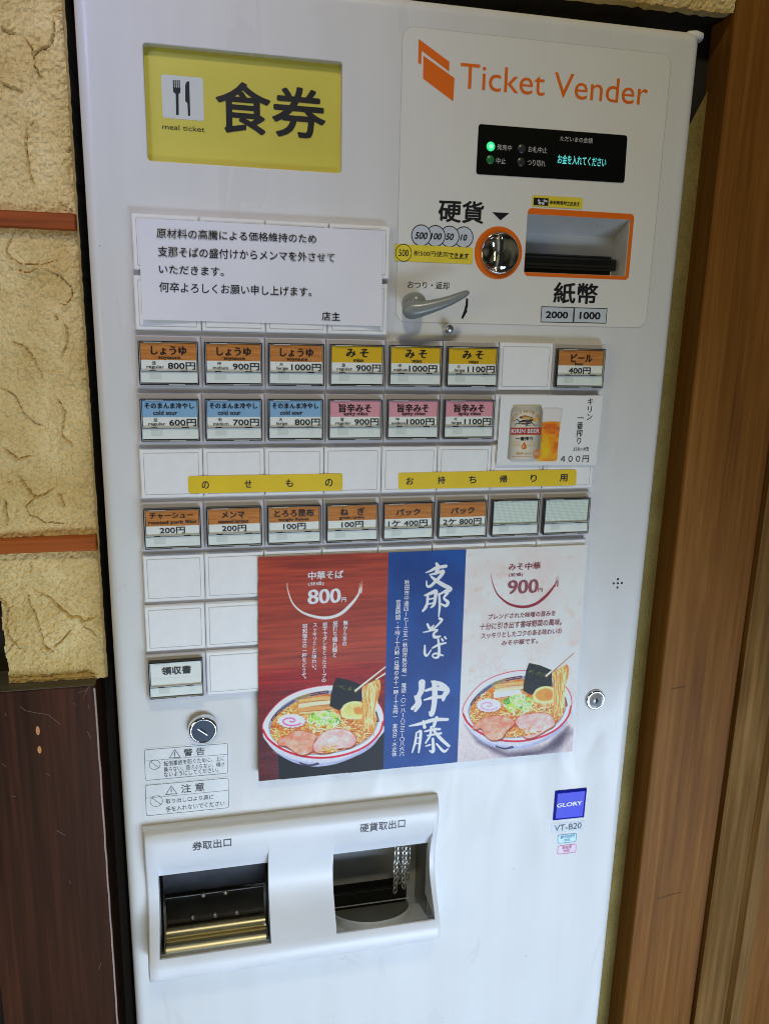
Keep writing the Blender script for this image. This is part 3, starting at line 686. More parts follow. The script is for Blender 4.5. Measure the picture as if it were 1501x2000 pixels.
def plate(mb, mat, yf):
    lp = [(.0003, -.0366), (.0447, -.0366), (.0447, 0), (.0003, 0)]
    mb.slab(lp, yf, BY, mat, .0007)
BLANK = MB(); plate(BLANK, 'blank', 0.0)
BLANK.line(rr(.0031, -.0339, .0419, -.0030, .0004, 1), .00028, -.00006, 'groove', closed=True)
BLANK.slab(rr(.0034, -.0336, .0416, -.0033, .0004, 1), -.0003, 0, 'blank', .0002)
def place(o, c, r, dy=0.0):
    x, z = cell(c, r); o.location = (x, dy, z)
blank0 = None
hidden = {(c, r) for r in (7, 8) for c in range(2, 7)} | {(c, r) for r in (0, 1) for c in (1, 2)} if False else {(c, r) for r in (7, 8) for c in range(2, 7)}
spots = [(c, r) for r in (0, 1) for c in range(4)] + [(6, 2)] + [(6, 3), (7, 3)] + [(c, 4) for c in range(8)] + [(c, 6) for c in range(8)] + [(c, r) for r in (7, 8) for c in range(8) if not (r == 8 and c == 0)]
for c, r in spots:
    if (c, r) in hidden: continue
    if blank0 is None: blank0 = o = BLANK.build('blank_button', VM)
    else: o = blank0.copy(); COL.objects.link(o)
    o.parent = VM; place(o, c, r, rnd.uniform(-.0002, .0002) - (.0010 if r < 2 or (c, r) == (6, 2) else 0))

# clear cover: origin at the plate's upper left corner; card field 3.6..41.4 mm wide
HOUS = MB(); plate(HOUS, 'housing', 0.0)
CX0, CX1, CZ0, CZ1 = .0021, .0429, -.0341, -.0036
DX, DZ = .0036, -.0050          # the card's upper left corner
COVER = MB(); HC = -.0052
out = rr(CX0, CZ0, CX1, CZ1, .0006, 2); inn = rr(CX0 + .0011, CZ0 + .0009, CX1 - .0011, CZ1 - .0010, .0004, 2)
COVER.loft([[(x, -.0001, z) for x, z in out], [(x, HC, z) for x, z in out]], 'cover_edge')
COVER.loft([[(x, HC, z) for x, z in out], [(x, HC - .0003, z) for x, z in inset(out, .0003)], [(x, HC - .0003, z) for x, z in inset(out, .0007)]], 'cover_edge')
COVER.loft([[(x, HC - .0003, z) for x, z in inset(out, .0007)], [(x, HC + .0002, z) for x, z in inn], [(x, -.0015, z) for x, z in inn]], 'cover_rim')
for (xa, xb) in ((CX0 + .007, CX0 + .0115), (CX1 - .0125, CX1 - .0075)):      # hinge lugs of the lower window
    COVER.box(xa, xb, HC - .0006, HC + .0004, DZ - .0196, DZ - .0189, 'cover_edge')
COVER.box(CX0 + .0011, CX1 - .0011, HC - .0003, HC + .0012, DZ - .0193, DZ - .0186, 'cover_rim')
COVER.box(CX0 + .0011, CX1 - .0011, HC - .00025, HC + .0005, DZ - .0197, DZ - .01932, 'cover_edge')
for (xa, xb, zz) in ((CX0 + .004, CX0 + .016, CZ1 - .0009), (CX0 + .02, CX0 + .031, CZ0 + .0005)):
    COVER.box(xa, xb, HC - .0006, HC - .0002, zz - .0003, zz + .0003, 'cover_rim')  # short pale bars put in as glints on the cover edge
COVER.add([(CX0 + .0008, HC - .0001, CZ0 + .0006), (CX1 - .0008, HC - .0001, CZ0 + .0006), (CX1 - .0008, HC - .0001, CZ1 - .0006), (CX0 + .0008, HC - .0001, CZ1 - .0006)], [(0, 1, 2, 3)], 'pane')
YC = -.0041
def card(band, name, nbox, en, ebox, size, price, pbox, namekw):
    k = MB()
    X = lambda v: DX + v / 1000; Zz = lambda v: DZ - v / 1000
    def sh(xa, za, xb, zb, mat, d): k.sheet([(X(xa), Zz(zb)), (X(xb), Zz(zb)), (X(xb), Zz(za)), (X(xa), Zz(za))], YC - d, mat)
    def tx(body, bx, mat='black', **kw): k.glyph_box(body, X(bx[0]), Zz(bx[3]), X(bx[2]), Zz(bx[1]), YC - .0004, mat, res=3, **kw)
    k.add([(CX0 + .0006, -.0008, CZ0 + .0006), (CX1 - .0006, -.0008, CZ0 + .0006), (CX1 - .0006, -.0008, CZ1 - .0006), (CX0 + .0006, -.0008, CZ1 - .0006)], [(0, 1, 2, 3)], 'black_plastic')
    if band == 'grid':
        sh(.2, .2, 37.6, 18.4, 'card_grid', 0); 
    elif band == 'receipt':
        sh(0, 0, 37.8, 18.6, 'card_white', 0); sh(0, 12.3, 37.8, 12.5, 'faint', .0001)
    else:
        sh(0, 11.8, 37.8, 18.6, 'card_white', 0); sh(0, 0, 37.8, 11.8, 'card_' + band, 0)
    sh(-.6, 19.6, 38.2, 27.4, 'card_low', .0003)
    sh(5.5, 21.2, 13.6, 25.2, 'faint', .0004)
    for d in (1, -1): k.line([(X(31 - 1.9 * d), Zz(21.3)), (X(31 + 1.9 * d), Zz(25.2))], .00022, YC - .00045 - (.00003 if d > 0 else 0), 'faint')
    if name: tx(name, nbox, **namekw)
    if en: tx(en, ebox, serif=.025)
    if size:
        jp, el, w0, w1 = size; mc = (w0 + w1) / 2 - .8
        tx(jp, (mc - 1.35, 12.4, mc + 1.35, 14.9), bold=.012); tx(el, (w0, 15.4 if el == 'large' or el == 'regular' else 15.6, w1, 18.1 if el != 'midium' else 17.7), bold=.01)
    if price: tx(price, pbox, bold=.016)
    return k
NB = dict(serif=.035, bold=.012)
SIZES = [('並', 'regular', 3.7, 15.5), ('中', 'midium', 4.2, 15.0), ('大', 'large', 4.6, 12.8)]
def menu(c, r, label, *args):
    h = HOUS.build('menu_button', VM) if menu.h is None else menu.h.copy()
    if menu.h is None: menu.h = h
    else: COL.objects.link(h); h.parent = VM
    place(h, c, r); h['label'] = label
    cv = COVER.build('clear_cover', h) if menu.c is None else menu.c.copy()
    if menu.c is None: menu.c = cv
    else: COL.objects.link(cv); cv.parent = h
    k = card(*args).build('label_card', h)
menu.h = menu.c = None
rows = [(2, 0, 'wood', 'しょうゆ', (7, 2.1, 31.3, 8.1), 'soysauce', (12, 9.3, 27, 11.7), (800, 900, 1000), 'wood grain soysauce button'),
        (2, 3, 'card_y', 'み そ', (10.5, 1.7, 27.4, 7.9), 'miso', (16, 8.7, 23.6, 11.3), (900, 1000, 1100), 'yellow miso button'),
        (3, 0, 'blue', 'そのまんま冷やし', (1.5, 1.4, 35.9, 5.7), 'cold sour', (7.4, 7, 24, 10.2), (600, 700, 800), 'blue cold sour button'),
        (3, 3, 'pink', '旨辛みそ', (6.2, 2, 31, 8.4), 'spicy miso', (9.9, 8.2, 28.4, 11.5), (900, 1000, 1100), 'pink spicy miso button')]
for r, c0, band, nm, nb, en, eb, pr, lab in rows:
    band = 'yellow' if band == 'card_y' else band
    for i in range(3):
        four = pr[i] >= 1000
        menu(c0 + i, r, f'{lab} priced {pr[i]} yen', band, nm, nb, en, eb, (SIZES[i] if not (four and i == 1) else ('中', 'midium', 2.0, 12.8)), f'{pr[i]}円', ((13.7 if i < 2 else 15.1) if four else 18.2, 13.1, 35.8 if four and i < 2 else 37.0, 18.2), NB)
menu(7, 2, 'wood grain beer button priced 400 yen', 'wood', 'ビール', (10.1, 2.7, 28.4, 9), 'beer', (13.8, 9.4, 21.1, 11.7), None, '400円', (8.8, 13.2, 27.7, 18.4), NB)
for c, nm, nb, en, eb, pr, pb in ((0, 'チャーシュー', (2.7, 1.6, 34, 6.2), 'roasted pork fillet', (1.6, 7.5, 36.4, 11), '200円', (9.6, 12.6, 27.7, 17.6)),
                                  (1, 'メンマ', (9.6, 2, 26.6, 7.2), 'seasoned bamboo', (6.9, 8.2, 29.4, 11), '200円', (9.6, 12.6, 27.7, 17.6)),
                                  (2, 'とろろ昆布', (3.8, 1.8, 34, 7.6), 'tangle flakes', (6.7, 8.4, 30, 11.3), '100円', (10.4, 12.6, 27.7, 17.6)),
                                  (3, 'ね　ぎ', (9.3, 1.8, 28.7, 7.8), 'green onion', (8.6, 8.4, 28.4, 11.3), '100円', (10.4, 12.6, 27.7, 17.6)),
                                  (4, 'パック', (8.5, 4, 28.5, 9.2), None, None, '1ケ 400円', (2.6, 13, 34.6, 18.2)),
                                  (5, 'パック', (8.5, 4, 28.5, 9.2), None, None, '2ケ 800円', (2.6, 13, 34.6, 18.2))):
    menu(c, 5, f'wood grain topping button reading {pr.replace("円", " yen").replace("ケ", " pack")}', 'wood', nm, nb, en, eb, None, pr, pb, NB)
for c in (6, 7): menu(c, 5, 'empty button with a pale mesh card', 'grid', None, None, None, None, None, None, None, NB)
menu(0, 8, 'white receipt button', 'receipt', '領収書', (8.2, 3, 30.4, 9.7), None, None, None, None, None, dict(serif=.03, bold=.016))

# keyholes, speaker holes
zl = zoomed(240, 1220, 4.69)
c = at(*zl(727, 945), -.006)
m = MB(); R1 = .0118; cb = at(*zl(735, 935), PY)
m.lathe(cb, [(R1 * 1.02, PY), (R1 * 1.02, PY - .002), (R1 * .98, PY - .0055), (R1 * .86, PY - .0078), (R1 * .80, PY - .0076)], 'chrome')
lk = m.build('cylinder_lock', VM)
m = MB(); m.disc(cb, R1 * .80, PY - .0074, 'lockface')
m.line([(cb[0] - .0042, cb[1] + .0022), (cb[0] + .0032, cb[1] - .0040)], .0007, PY - .0076, 'satin')
m.line([(cb[0] - .0022, cb[1] + .0020), (cb[0] + .0024, cb[1] - .0018)], .0016, PY - .0077, 'dark'); m.build('lock_face', lk)
c = at(1161, 1366, PY)
m = MB(); R2 = .0096
m.lathe(c, [(R2, PY), (R2, PY - .001), (R2 * .9, PY - .0022), (R2 * .78, PY - .0026), (R2 * .76, PY - .0022)], 'chrome'); lk2 = m.build('cylinder_lock', VM)
m = MB(); m.lathe(c, [(R2 * .76, PY - .0022), (R2 * .55, PY - .0024), (R2 * .53, PY - .0030), (0.0001, PY - .0031)], 'lock_plug')
m.sheet([(c[0] - .0009, c[1] - .0026), (c[0] + .0009, c[1] - .0026), (c[0] + .0011, c[1] + .0026), (c[0] - .0007, c[1] + .0026)], PY - .0034, 'dark')
m.sheet([(c[0], c[1] - .0008), (c[0] + .0022, c[1] - .0008), (c[0] + .0022, c[1] + .0006), (c[0], c[1] + .0006)], PY - .0035, 'dark'); m.build('lock_face', lk2)
m = MB()
for p in ((1214, 1136), (1205.5, 1144.5), (1213.5, 1144.3), (1221.5, 1143.8), (1213, 1152.5)): m.disc(at(*p), .0011, PY - .0001, 'dark', 16)
m.build('speaker_holes', VM)

# warning stickers
def warning(Qo, Qb, dv, head, hb, tri, lines, pc, pr, name):
    m = MB(); y = PY - .0002
    m.slab(round_quad(quad_px([zl(*p) for p in Qo]), .002), y, PY, 'label_film')
    m.line(round_quad(quad_px([zl(*p) for p in Qb]), .0018), .00038, y - .0001, 'grey_ink', closed=True)
    m.line(pxl(dv, zl, PY), .00025, y - .0001, 'grey_ink')
    m.text(head, zl(*hb[0]), zl(*hb[1]), y - .0002, 'grey_ink', bold=.006)
    t = pxl(tri, zl, PY); m.line(t, .0005, y - .0001, 'grey_ink', closed=True)
    cx = sum(p[0] for p in t) / 3; cz = sum(p[1] for p in t) / 3
    m.line([(cx, cz + .0028), (cx, cz - .0006)], .0007, y - .0001, 'grey_ink'); m.disc((cx, cz - .0017), .0004, y - .0001, 'grey_ink', 10)
    for tx, a, b in lines: m.text(tx, zl(*a), zl(*b), y - .0002, 'grey_ink', res=2)
    c = at(*zl(*pc)); m.ring(c, pr - .0004, pr, y - .0001, 'grey_ink', 32)
    m.line([(c[0] - pr * .68, c[1] + pr * .68), (c[0] + pr * .68, c[1] - pr * .68)], .0004, y - .00012, 'grey_ink')
    m.build(name, VM)
warning([(180, 1135), (975, 1075), (975, 1372), (190, 1440)], [(196, 1147), (961, 1088), (962, 1360), (207, 1428)], [(200, 1250), (961, 1187)], '警 告', ((555, 1142), (750, 1193)), [(475, 1145), (425, 1222), (525, 1215)],
        [('転倒事故を防ぐために、上に', (373, 1254), (930, 1249)), ('乗らない、揺さぶらない、傾け', (375, 1309), (930, 1300)), ('ないようにしてください。', (376, 1357), (874, 1352))], (287, 1326), .0044, 'warning_sticker')
warning([(187, 1470), (980, 1392), (983, 1690), (195, 1770)], [(205, 1473), (966, 1405), (969, 1677), (215, 1752)], [(210, 1590), (967, 1518)], '注 意', ((530, 1468), (748, 1523)), [(443, 1478), (392, 1558), (494, 1548)],
        [('取り出し口より奥に', (390, 1602), (830, 1598)), ('手を入れないでください', (392, 1671), (932, 1660))], (302, 1663), .0051, 'warning_sticker')

# maker's badge and small stickers
zg = zoomed(1050, 1520, 11.55)
m = MB(); Q = quad_px([zg(385, 287), zg(1096, 214), zg(1030, 874), zg(328, 946)])
m.sheet(inset(Q, .0022), PY - .0018, 'badge'); m.loft([[(x, PY - .0018, z) for x, z in inset(Q, .0022)], [(x, PY - .0010, z) for x, z in inset(Q, .0002)], [(x, PY, z) for x, z in Q]], 'badge_edge')
m.text('GLORY', zg(430, 578), zg(992, 603), PY - .0020, 'white_ink', bold=.03); m.build('maker_badge', VM)
m = MB(); m.slab(quad_px([zg(300, 1035), zg(1045, 960), zg(1025, 1170), zg(290, 1250)]), PY - .0002, PY, 'model')
m.text('VT-B20', zg(380, 1072), zg(975, 1132), PY - .0004, 'grey_ink', bold=.004); m.build('model_plate', VM)
for (Q, fill, ink, tx) in (([(442, 1282), (880, 1234), (862, 1437), (434, 1485)], 'cyan_fill', 'cyan', [('新500円', (512, 1308), (820, 1335)), ('対応', (590, 1378), (727, 1418))]),
                           ([(442, 1526), (868, 1476), (855, 1678), (428, 1728)], 'pink_fill', 'pink', [('新紙幣', (550, 1546), (762, 1585)), ('対応', (575, 1618), (716, 1662))])):
    m = MB(); q = round_quad(quad_px([zg(*p) for p in Q]), .0025); m.slab(q, PY - .0001, PY, fill); m.line(inset(q, .0004), .0007, PY - .0002, ink, closed=True)
    for t, a, b in tx: m.text(t, zg(*a), zg(*b), PY - .0004, ink, bold=.006)
    m.build('support_sticker', VM)

# outlet unit: outer cheeks follow profile A, the two scoops profile B
OX0, OX1 = -.0150, .2362
A = [(.9262, .0069), (.9258, .002), (.9245, -.0025), (.9215, -.0055), (.9160, -.0068), (.9060, -.0068), (.8950, -.0050), (.8860, -.0022), (.8760, .0008), (.8660, .0022), (.8560, .0012), (.8460, -.0030), (.8370, -.0095), (.8280, -.0170), (.8200, -.0220), (.8165, -.0245), (.8120, -.0258), (.8075, -.0262), (.8038, -.0258), (.8012, -.0240), (.7999, -.0195), (.7993, -.012), (.7991, .0069)]
Bp = {.8950: -.0040, .8860: .0030, .8760: .0085}
SC = ((-.0045, .0862), (.1420, .2298))
ZH, ZL_ = .8760, .8200            # hood edge and lip of the openings
m = MB()
def endtaper(x):
    e = min(x - OX0, OX1 - x)
    return 1.0 if e > .003 else math.sqrt(max(0, 1 - (1 - e / .003) ** 2))
def colpts(x, scoop):
    col = []
    for z, y in A:
        if scoop and z in Bp: y = Bp[z]
        t = endtaper(x); col.append((x, .0069 + (y - .0069) * t, z))
    return col
xs = [OX0 + .003 * (1 - math.cos(t)) for t in np.linspace(0, math.pi / 2, 6)]
segs = [(xs + [SC[0][0]], False), (list(np.linspace(*SC[0], 4)), True), ([SC[0][1], .1141, SC[1][0]], False), (list(np.linspace(*SC[1], 4)), True), ([SC[1][1]] + [OX1 - .003 * (1 - math.cos(t)) for t in np.linspace(math.pi / 2, 0, 6)], False)]
iH = [i for i, p in enumerate(A) if p[0] == ZH][0]; iL = [i for i, p in enumerate(A) if p[0] == ZL_][0]
for xsq, sc in segs:
    cols = [colpts(x, sc) for x in xsq]
    if not sc: m.loft(cols, 'tray', True, close=False)
    else:
        m.loft([c[:iH + 1] for c in cols], 'tray', True, close=False)
        m.loft([c[iL:] for c in cols], 'tray', True, close=False)
        for x in (xsq[0], xsq[-1]):       # cheek walls of the scoop and opening
            Aside = [(x, y, z) for z, y in A[:iL + 1]]
            Bside = [(x, Bp.get(z, y) if i <= iH else .012, z) for i, (z, y) in enumerate(A[:iL + 1])]
            m.loft([Aside, Bside], 'tray', False, close=False)
        lipY = A[iL][1]; hy = Bp[ZH]
        m.loft([[(xsq[0], lipY, ZL_), (xsq[-1], lipY, ZL_)], [(xsq[0], lipY + .0012, ZL_ + .0003), (xsq[-1], lipY + .0012, ZL_ + .0003)], [(xsq[0], lipY + .0026, ZL_ - .001), (xsq[-1], lipY + .0026, ZL_ - .001)], [(xsq[0], .004, .7995), (xsq[-1], .004, .7995)]], 'tray', close=False)
        m.add([(xsq[0], hy, ZH), (xsq[-1], hy, ZH), (xsq[-1], hy + .002, ZH + .001), (xsq[0], hy + .002, ZH + .001)], [(0, 1, 2, 3)], 'tray')
zt4 = zoomed(270, 1580, 5.176); zt3 = zoomed(620, 1560, 5.777)
m.text('券取出口', zt4(546, 340), zt4(941, 380), -.0071, 'grey_ink', bold=.008)
m.text('硬貨取出口', zt3(478, 289), zt3(986, 327), -.0071, 'grey_ink', bold=.008)
tray = m.build('outlet_unit', VM)
# ticket outlet: dark back wall, riveted plate, steel rollers with a warm reflection in their colour, clear flap
xa, xb = SC[0]
m = MB(); m.box(xa - .001, xb + .001, .075, .076, .76, .90, 'dark'); m.box(xa - .002, xa - .0012, .031, .076, .78, .90, 'dark'); m.box(xb + .0012, xb + .002, .031, .076, .78, .90, 'dark')
m.box(xa, xb, .0095, .075, .8785, .879, 'dark'); m.box(xa, xb, .0302, .076, .7795, .780, 'dark')
def Zat(p, Y): return at(*p, Y)[1]
zA = Zat((415, 1744), .030); zM = Zat((420, 1798), .030)
m.slab([(xa + .003, zM), (xb - .0025, zM), (xb - .0025, zA), (xa + .003, zA)], .030, .032, 'steel', .0006)
m.slab([(xa + .001, zA + .0005), (xb - .001, zA + .0005), (xb - .001, .885), (xa + .001, .885)], .034, .035, 'steel')
m.line([(xa + .003, zA), (xb - .0025, zA)], .0005, .0297, 'satin')
chute = m.build('ticket_chute', tray)
for p in ((352, 1792 + 1), (420, 1788), (462, 1783), (397, 1749), (440, 1744)):
    p = {352: (376, 1793), 420: (420, 1788), 462: (463, 1783), 397: (397, 1749), 440: (440, 1744)}[p[0]]
    c = at(*p, .029); m = MB(); m.lathe(c, [(.0022, .030), (.0021, .0285), (.0013, .0275), (.0001, .0272)], 'satin', 18); m.build('rivet', chute)
m = MB()
def bar(pxc, Y, r, mat, sq=1.0):
    z = Zat(pxc, Y); L1 = []
    for x in (xa + .0025, xb - .002):
        L1.append([(x, Y + r * math.cos(t) * 1.0, z + r * sq * math.sin(t)) for t in np.linspace(0, 2 * math.pi, 25)[:-1]])
    m.loft(L1, mat, True, cap0=True, cap1=True)
bar((421, 1812), .026, .0058, 'gold_lit_steel', 1.0); bar((421, 1845), .016, .0088, 'gold_lit_steel', .95)
m.build('ticket_roller', tray)
def flap(xa, xb, name):
    m = MB(); t0 = (Bp[ZH] + .0012, ZH + .0006); t1 = (A[iL][1] + .0014, ZL_ + .0004)
    m.add([(xa + .0006, t0[0], t0[1]), (xb - .0006, t0[0], t0[1]), (xb - .0006, t1[0], t1[1]), (xa + .0006, t1[0], t1[1])], [(0, 1, 2, 3)], 'flap')
    m.build(name, tray)
flap(xa, xb, 'clear_flap')
# coin outlet: steel back, chains, half-round dish
xa, xb = SC[1]
m = MB(); m.box(xa - .001, xb + .001, .068, .069, .77, .90, 'greysteel'); m.box(xa - .002, xa - .0012, .0125, .069, .79, .90, 'steel'); m.box(xb + .0012, xb + .002, .0125, .069, .79, .90, 'greysteel')
m.box(xa, xb, .0095, .068, .8785, .879, 'dark')
z1 = Zat((735, 1720), .05); z2_ = Zat((735, 1738), .033); zdb = Zat((735, 1763), .032)
m.slab([(xa, z1 - .03), (xb - .01, z1 - .03), (xb - .01, z1), (xa, z1)], .050, .067, 'steel')
m.slab([(xa, .790), (xb - .012, .790), (xb - .012, z2_), (xa, z2_)], .033, .036, 'black_plastic')
m.line([(xa, z2_ - .0003), (xb - .012, z2_ - .0003)], .0004, .0327, 'greysteel')  # thin lighter line painted as the plate edge's highlight
m.build('coin_chute', tray)
m = MB(); n = 32; cxm = (xa + xb) / 2 - .004; rx = (xb - xa) / 2 - .005; zfr = Zat((735, 1803), -.0135)
def dish(rf, dz): return [(cxm + rx * rf * math.cos(t), .032 - .0455 * rf * math.sin(t), zdb + (zfr - zdb) * rf * math.sin(t) + dz) for t in np.linspace(0, math.pi, n)]
m.loft([dish(.93, -.0045), dish(.945, -.0004), dish(.96, .0004), dish(.985, .0004), dish(1.0, -.0006), dish(1.0, -.012)], 'cup', True, close=False)
m.add(dish(.94, -.0030), [tuple(range(n))], 'dish_floor')
m.line([(xa, zdb + .0004), (xb - .010, zdb + .0004)], .0012, .0318, 'cup')
m.add([(xa, .032, zdb - .007), (xb, .032, zdb - .007), (xb, A[iL][1] + .003, zfr - .0085), (xa, A[iL][1] + .003, zfr - .0085)], [(0, 1, 2, 3)], 'cup')
m.build('coin_dish', tray)
flap(xa, xb, 'clear_flap')
def chain(px, y0, y1, Y, name):
    m = MB(); x, zt_ = at(px, y0, Y); zb_ = at(px, y1, Y)[1]; pitch = .0050; k = 0; z = zt_ + .004
    while z > zb_:
        pts = []
        for t in np.linspace(0, 2 * math.pi, 15)[:-1]:
            u = math.cos(t) * .0021; w = math.sin(t) * .0036
            a2 = 0.55 if k % 2 else 2.1
            pts.append((x + u * math.cos(a2) + .0003 * math.sin(k), Y + u * math.sin(a2), z + w))
        pts.append(pts[0]); m.tube(pts, .00075, 'chain', 8, cap=False)
        z -= pitch; k += 1
    m.build(name, tray)
for px, y1, Y in ((773, 1742, .024), (789, 1736, .024), (781, 1728, .031), (797, 1715, .031)): chain(px, 1664, y1, Y, 'hanging_chain')

# ------------------------------------------------------------------ printed pictures: painted cell by cell into the sheet's own colours
class Print:
    def __init__(s, x0, z0, x1, z1, step, Y):
        s.nx = int((x1 - x0) / step); s.nz = int((z1 - z0) / step); s.Y = Y; s.b = (x0, z0, x1, z1)
        s.X, s.Z = np.meshgrid(np.linspace(x0, x1, s.nx), np.linspace(z1, z0, s.nz)); s.step = step
        s.c = np.ones((s.nz, s.nx, 3)); s.rs = np.random.RandomState(3)
    def noise(s, sx, sz, seed=0, octv=3):
        """value noise; sx, sz = cell size in metres"""
        out = np.zeros_like(s.X); tot = 0
        for o in range(octv):
            rs = np.random.RandomState(seed * 17 + o); k = 2 ** o
            u = (s.X - s.b[0]) / sx * k; v = (s.b[3] - s.Z) / sz * k
            g = rs.rand(int(v.max()) + 3, int(u.max()) + 3); i = u.astype(int); j = v.astype(int); fu = u - i; fv = v - j
            fu = fu * fu * (3 - 2 * fu); fv = fv * fv * (3 - 2 * fv)
            val = (g[j, i] * (1 - fu) + g[j, i + 1] * fu) * (1 - fv) + (g[j + 1, i] * (1 - fu) + g[j + 1, i + 1] * fu) * fv
            out += val / k; tot += 1 / k
        return out / tot
    def blend(s, a, col, sl=None):
        sl = sl or (slice(None), slice(None))
        col = np.asarray(col, float)
        if col.ndim == 1: col = col / 255.0
        s.c[sl] = s.c[sl] * (1 - a[..., None]) + col * a[..., None]
    def bbox(s, P, pad):
        x0, z0 = P.min(0) - pad; x1, z1 = P.max(0) + pad
        i0 = max(0, int((x0 - s.b[0]) / s.step) - 1); i1 = min(s.nx, int((x1 - s.b[0]) / s.step) + 2)
        j0 = max(0, int((s.b[3] - z1) / s.step) - 1); j1 = min(s.nz, int((s.b[3] - z0) / s.step) + 2)
        return None if i1 <= i0 or j1 <= j0 else (slice(j0, j1), slice(i0, i1))
    def mask_poly(s, P, feather=None):
        P = np.asarray(P, float); fe = feather or s.step; sl = s.bbox(P, fe)
        if sl is None: return None, None
        X = s.X[sl]; Z = s.Z[sl]; ins = np.zeros(X.shape, bool); d = np.full(X.shape, 1e9); n = len(P)
        for i in range(n):
            a = P[i]; b = P[(i + 1) % n]; e = b - a; L2 = e @ e
            if L2 == 0: continue
            t = np.clip(((X - a[0]) * e[0] + (Z - a[1]) * e[1]) / L2, 0, 1)
            d = np.minimum(d, (X - a[0] - t * e[0]) ** 2 + (Z - a[1] - t * e[1]) ** 2)
            c = (a[1] > Z) != (b[1] > Z)
            if e[1] != 0: ins ^= c & (X < e[0] * (Z - a[1]) / e[1] + a[0])
        sd = np.sqrt(d) * np.where(ins, 1, -1)
        return np.clip(sd / fe + .5, 0, 1), sl
    def poly(s, P, col, feather=None, alpha=1.0, tex=None):
        a, sl = s.mask_poly(P, feather)
        if a is None: return
        if tex is not None:
            lo, hi, nz = tex; k = nz[sl][..., None]; k = np.clip((k - .3) / .4, 0, 1)
            col = (np.array(lo) * (1 - k) + np.array(hi) * k) / 255.0
        s.blend(a * alpha, col, sl)
    def stroke(s, P, W, col, alpha=1.0, feather=None, clip=None):
        P = np.asarray(P, float); W = np.asarray(W, float) if np.ndim(W) else np.full(len(P), float(W)); fe = feather or s.step
        sl = s.bbox(P, W.max() + fe)
        if sl is None: return
        X = s.X[sl]; Z = s.Z[sl]; d = np.full(X.shape, -1e9)
        for i in range(len(P) - 1):
            a = P[i]; e = P[i + 1] - a; L2 = e @ e
            if L2 == 0: continue
            t = np.clip(((X - a[0]) * e[0] + (Z - a[1]) * e[1]) / L2, 0, 1)
            d = np.maximum(d, (W[i] + (W[i + 1] - W[i]) * t) / 2 - np.sqrt((X - a[0] - t * e[0]) ** 2 + (Z - a[1] - t * e[1]) ** 2))
        a = np.clip(d / fe + .5, 0, 1) * alpha
        s.blend(a if clip is None else a * clip[sl], col, sl)
    def build(s, name, mat, corners, parent=None, gain=(1, 1, 1)):
        """corners: measured sheet corners (tl, tr, br, bl); the rectangular picture is laid onto them"""
        tl, tr, br, bl = [np.array(p) for p in corners]
        u = (s.X - s.b[0]) / (s.b[2] - s.b[0]); v = (s.b[3] - s.Z) / (s.b[3] - s.b[1])
        co = np.empty((s.nz * s.nx, 3)); co[:, 0] = s.X.ravel(); co[:, 1] = s.Y; co[:, 2] = s.Z.ravel()
        idx = np.arange(s.nz * s.nx).reshape(s.nz, s.nx)
        ok = s.inside(corners)
        f = np.stack([idx[:-1, :-1], idx[1:, :-1], idx[1:, 1:], idx[:-1, 1:]], -1).reshape(-1, 4)
        keep = ok.ravel()[f].all(1); f = f[keep]
        me = bpy.data.meshes.new(name); me.vertices.add(len(co)); me.vertices.foreach_set('co', co.ravel())
        me.loops.add(f.size); me.loops.foreach_set('vertex_index', f.ravel().astype(np.int32))
        me.polygons.add(len(f)); me.polygons.foreach_set('loop_start', np.arange(0, f.size, 4, dtype=np.int32))
        me.update(calc_edges=True)
        c = np.clip(s.c * np.array(gain), 0, .95); lin = np.where(c <= .04045, c / 12.92, ((c + .055) / 1.055) ** 2.4)
        col = np.ones((s.nz * s.nx, 4), np.float32); col[:, :3] = lin.reshape(-1, 3)
        at_ = me.attributes.new('print', 'FLOAT_COLOR', 'POINT'); at_.data.foreach_set('color', col.ravel())
        me.materials.append(MT[mat])
        o = bpy.data.objects.new(name, me); COL.objects.link(o)
        if parent is not None: o.parent = parent
        return o
    def inside(s, corners):
        a = np.ones(s.X.shape, bool); P = [np.array(p) for p in corners]
        for i in range(4):
            p, q = P[i], P[(i + 1) % 4]; a &= ((q[0] - p[0]) * (s.Z - p[1]) - (q[1] - p[1]) * (s.X - p[0])) <= 1e-7
        return a
def smooth(P, k=6):
    """closed Catmull-Rom through measured points"""
    P = np.asarray(P, float); n = len(P); out = []
    for i in range(n):
        a, b, c, d = P[i - 1], P[i], P[(i + 1) % n], P[(i + 2) % n]
        for t in np.arange(k) / k:
            out.append(.5 * (2 * b + (c - a) * t + (2 * a - 5 * b + 4 * c - d) * t * t + (3 * b - a - 3 * c + d) * t ** 3))
    return np.array(out)
def smooth_open(P, k=6):
    P = np.asarray(P, float); P = np.vstack([2 * P[0] - P[1], P, 2 * P[-1] - P[-2]]); out = []
    for i in range(1, len(P) - 2):
        a, b, c, d = P[i - 1:i + 3]
        for t in np.arange(k) / k: out.append(.5 * (2 * b + (c - a) * t + (2 * a - 5 * b + 4 * c - d) * t * t + (3 * b - a - 3 * c + d) * t ** 3))
    return np.array(out + [P[-2]])

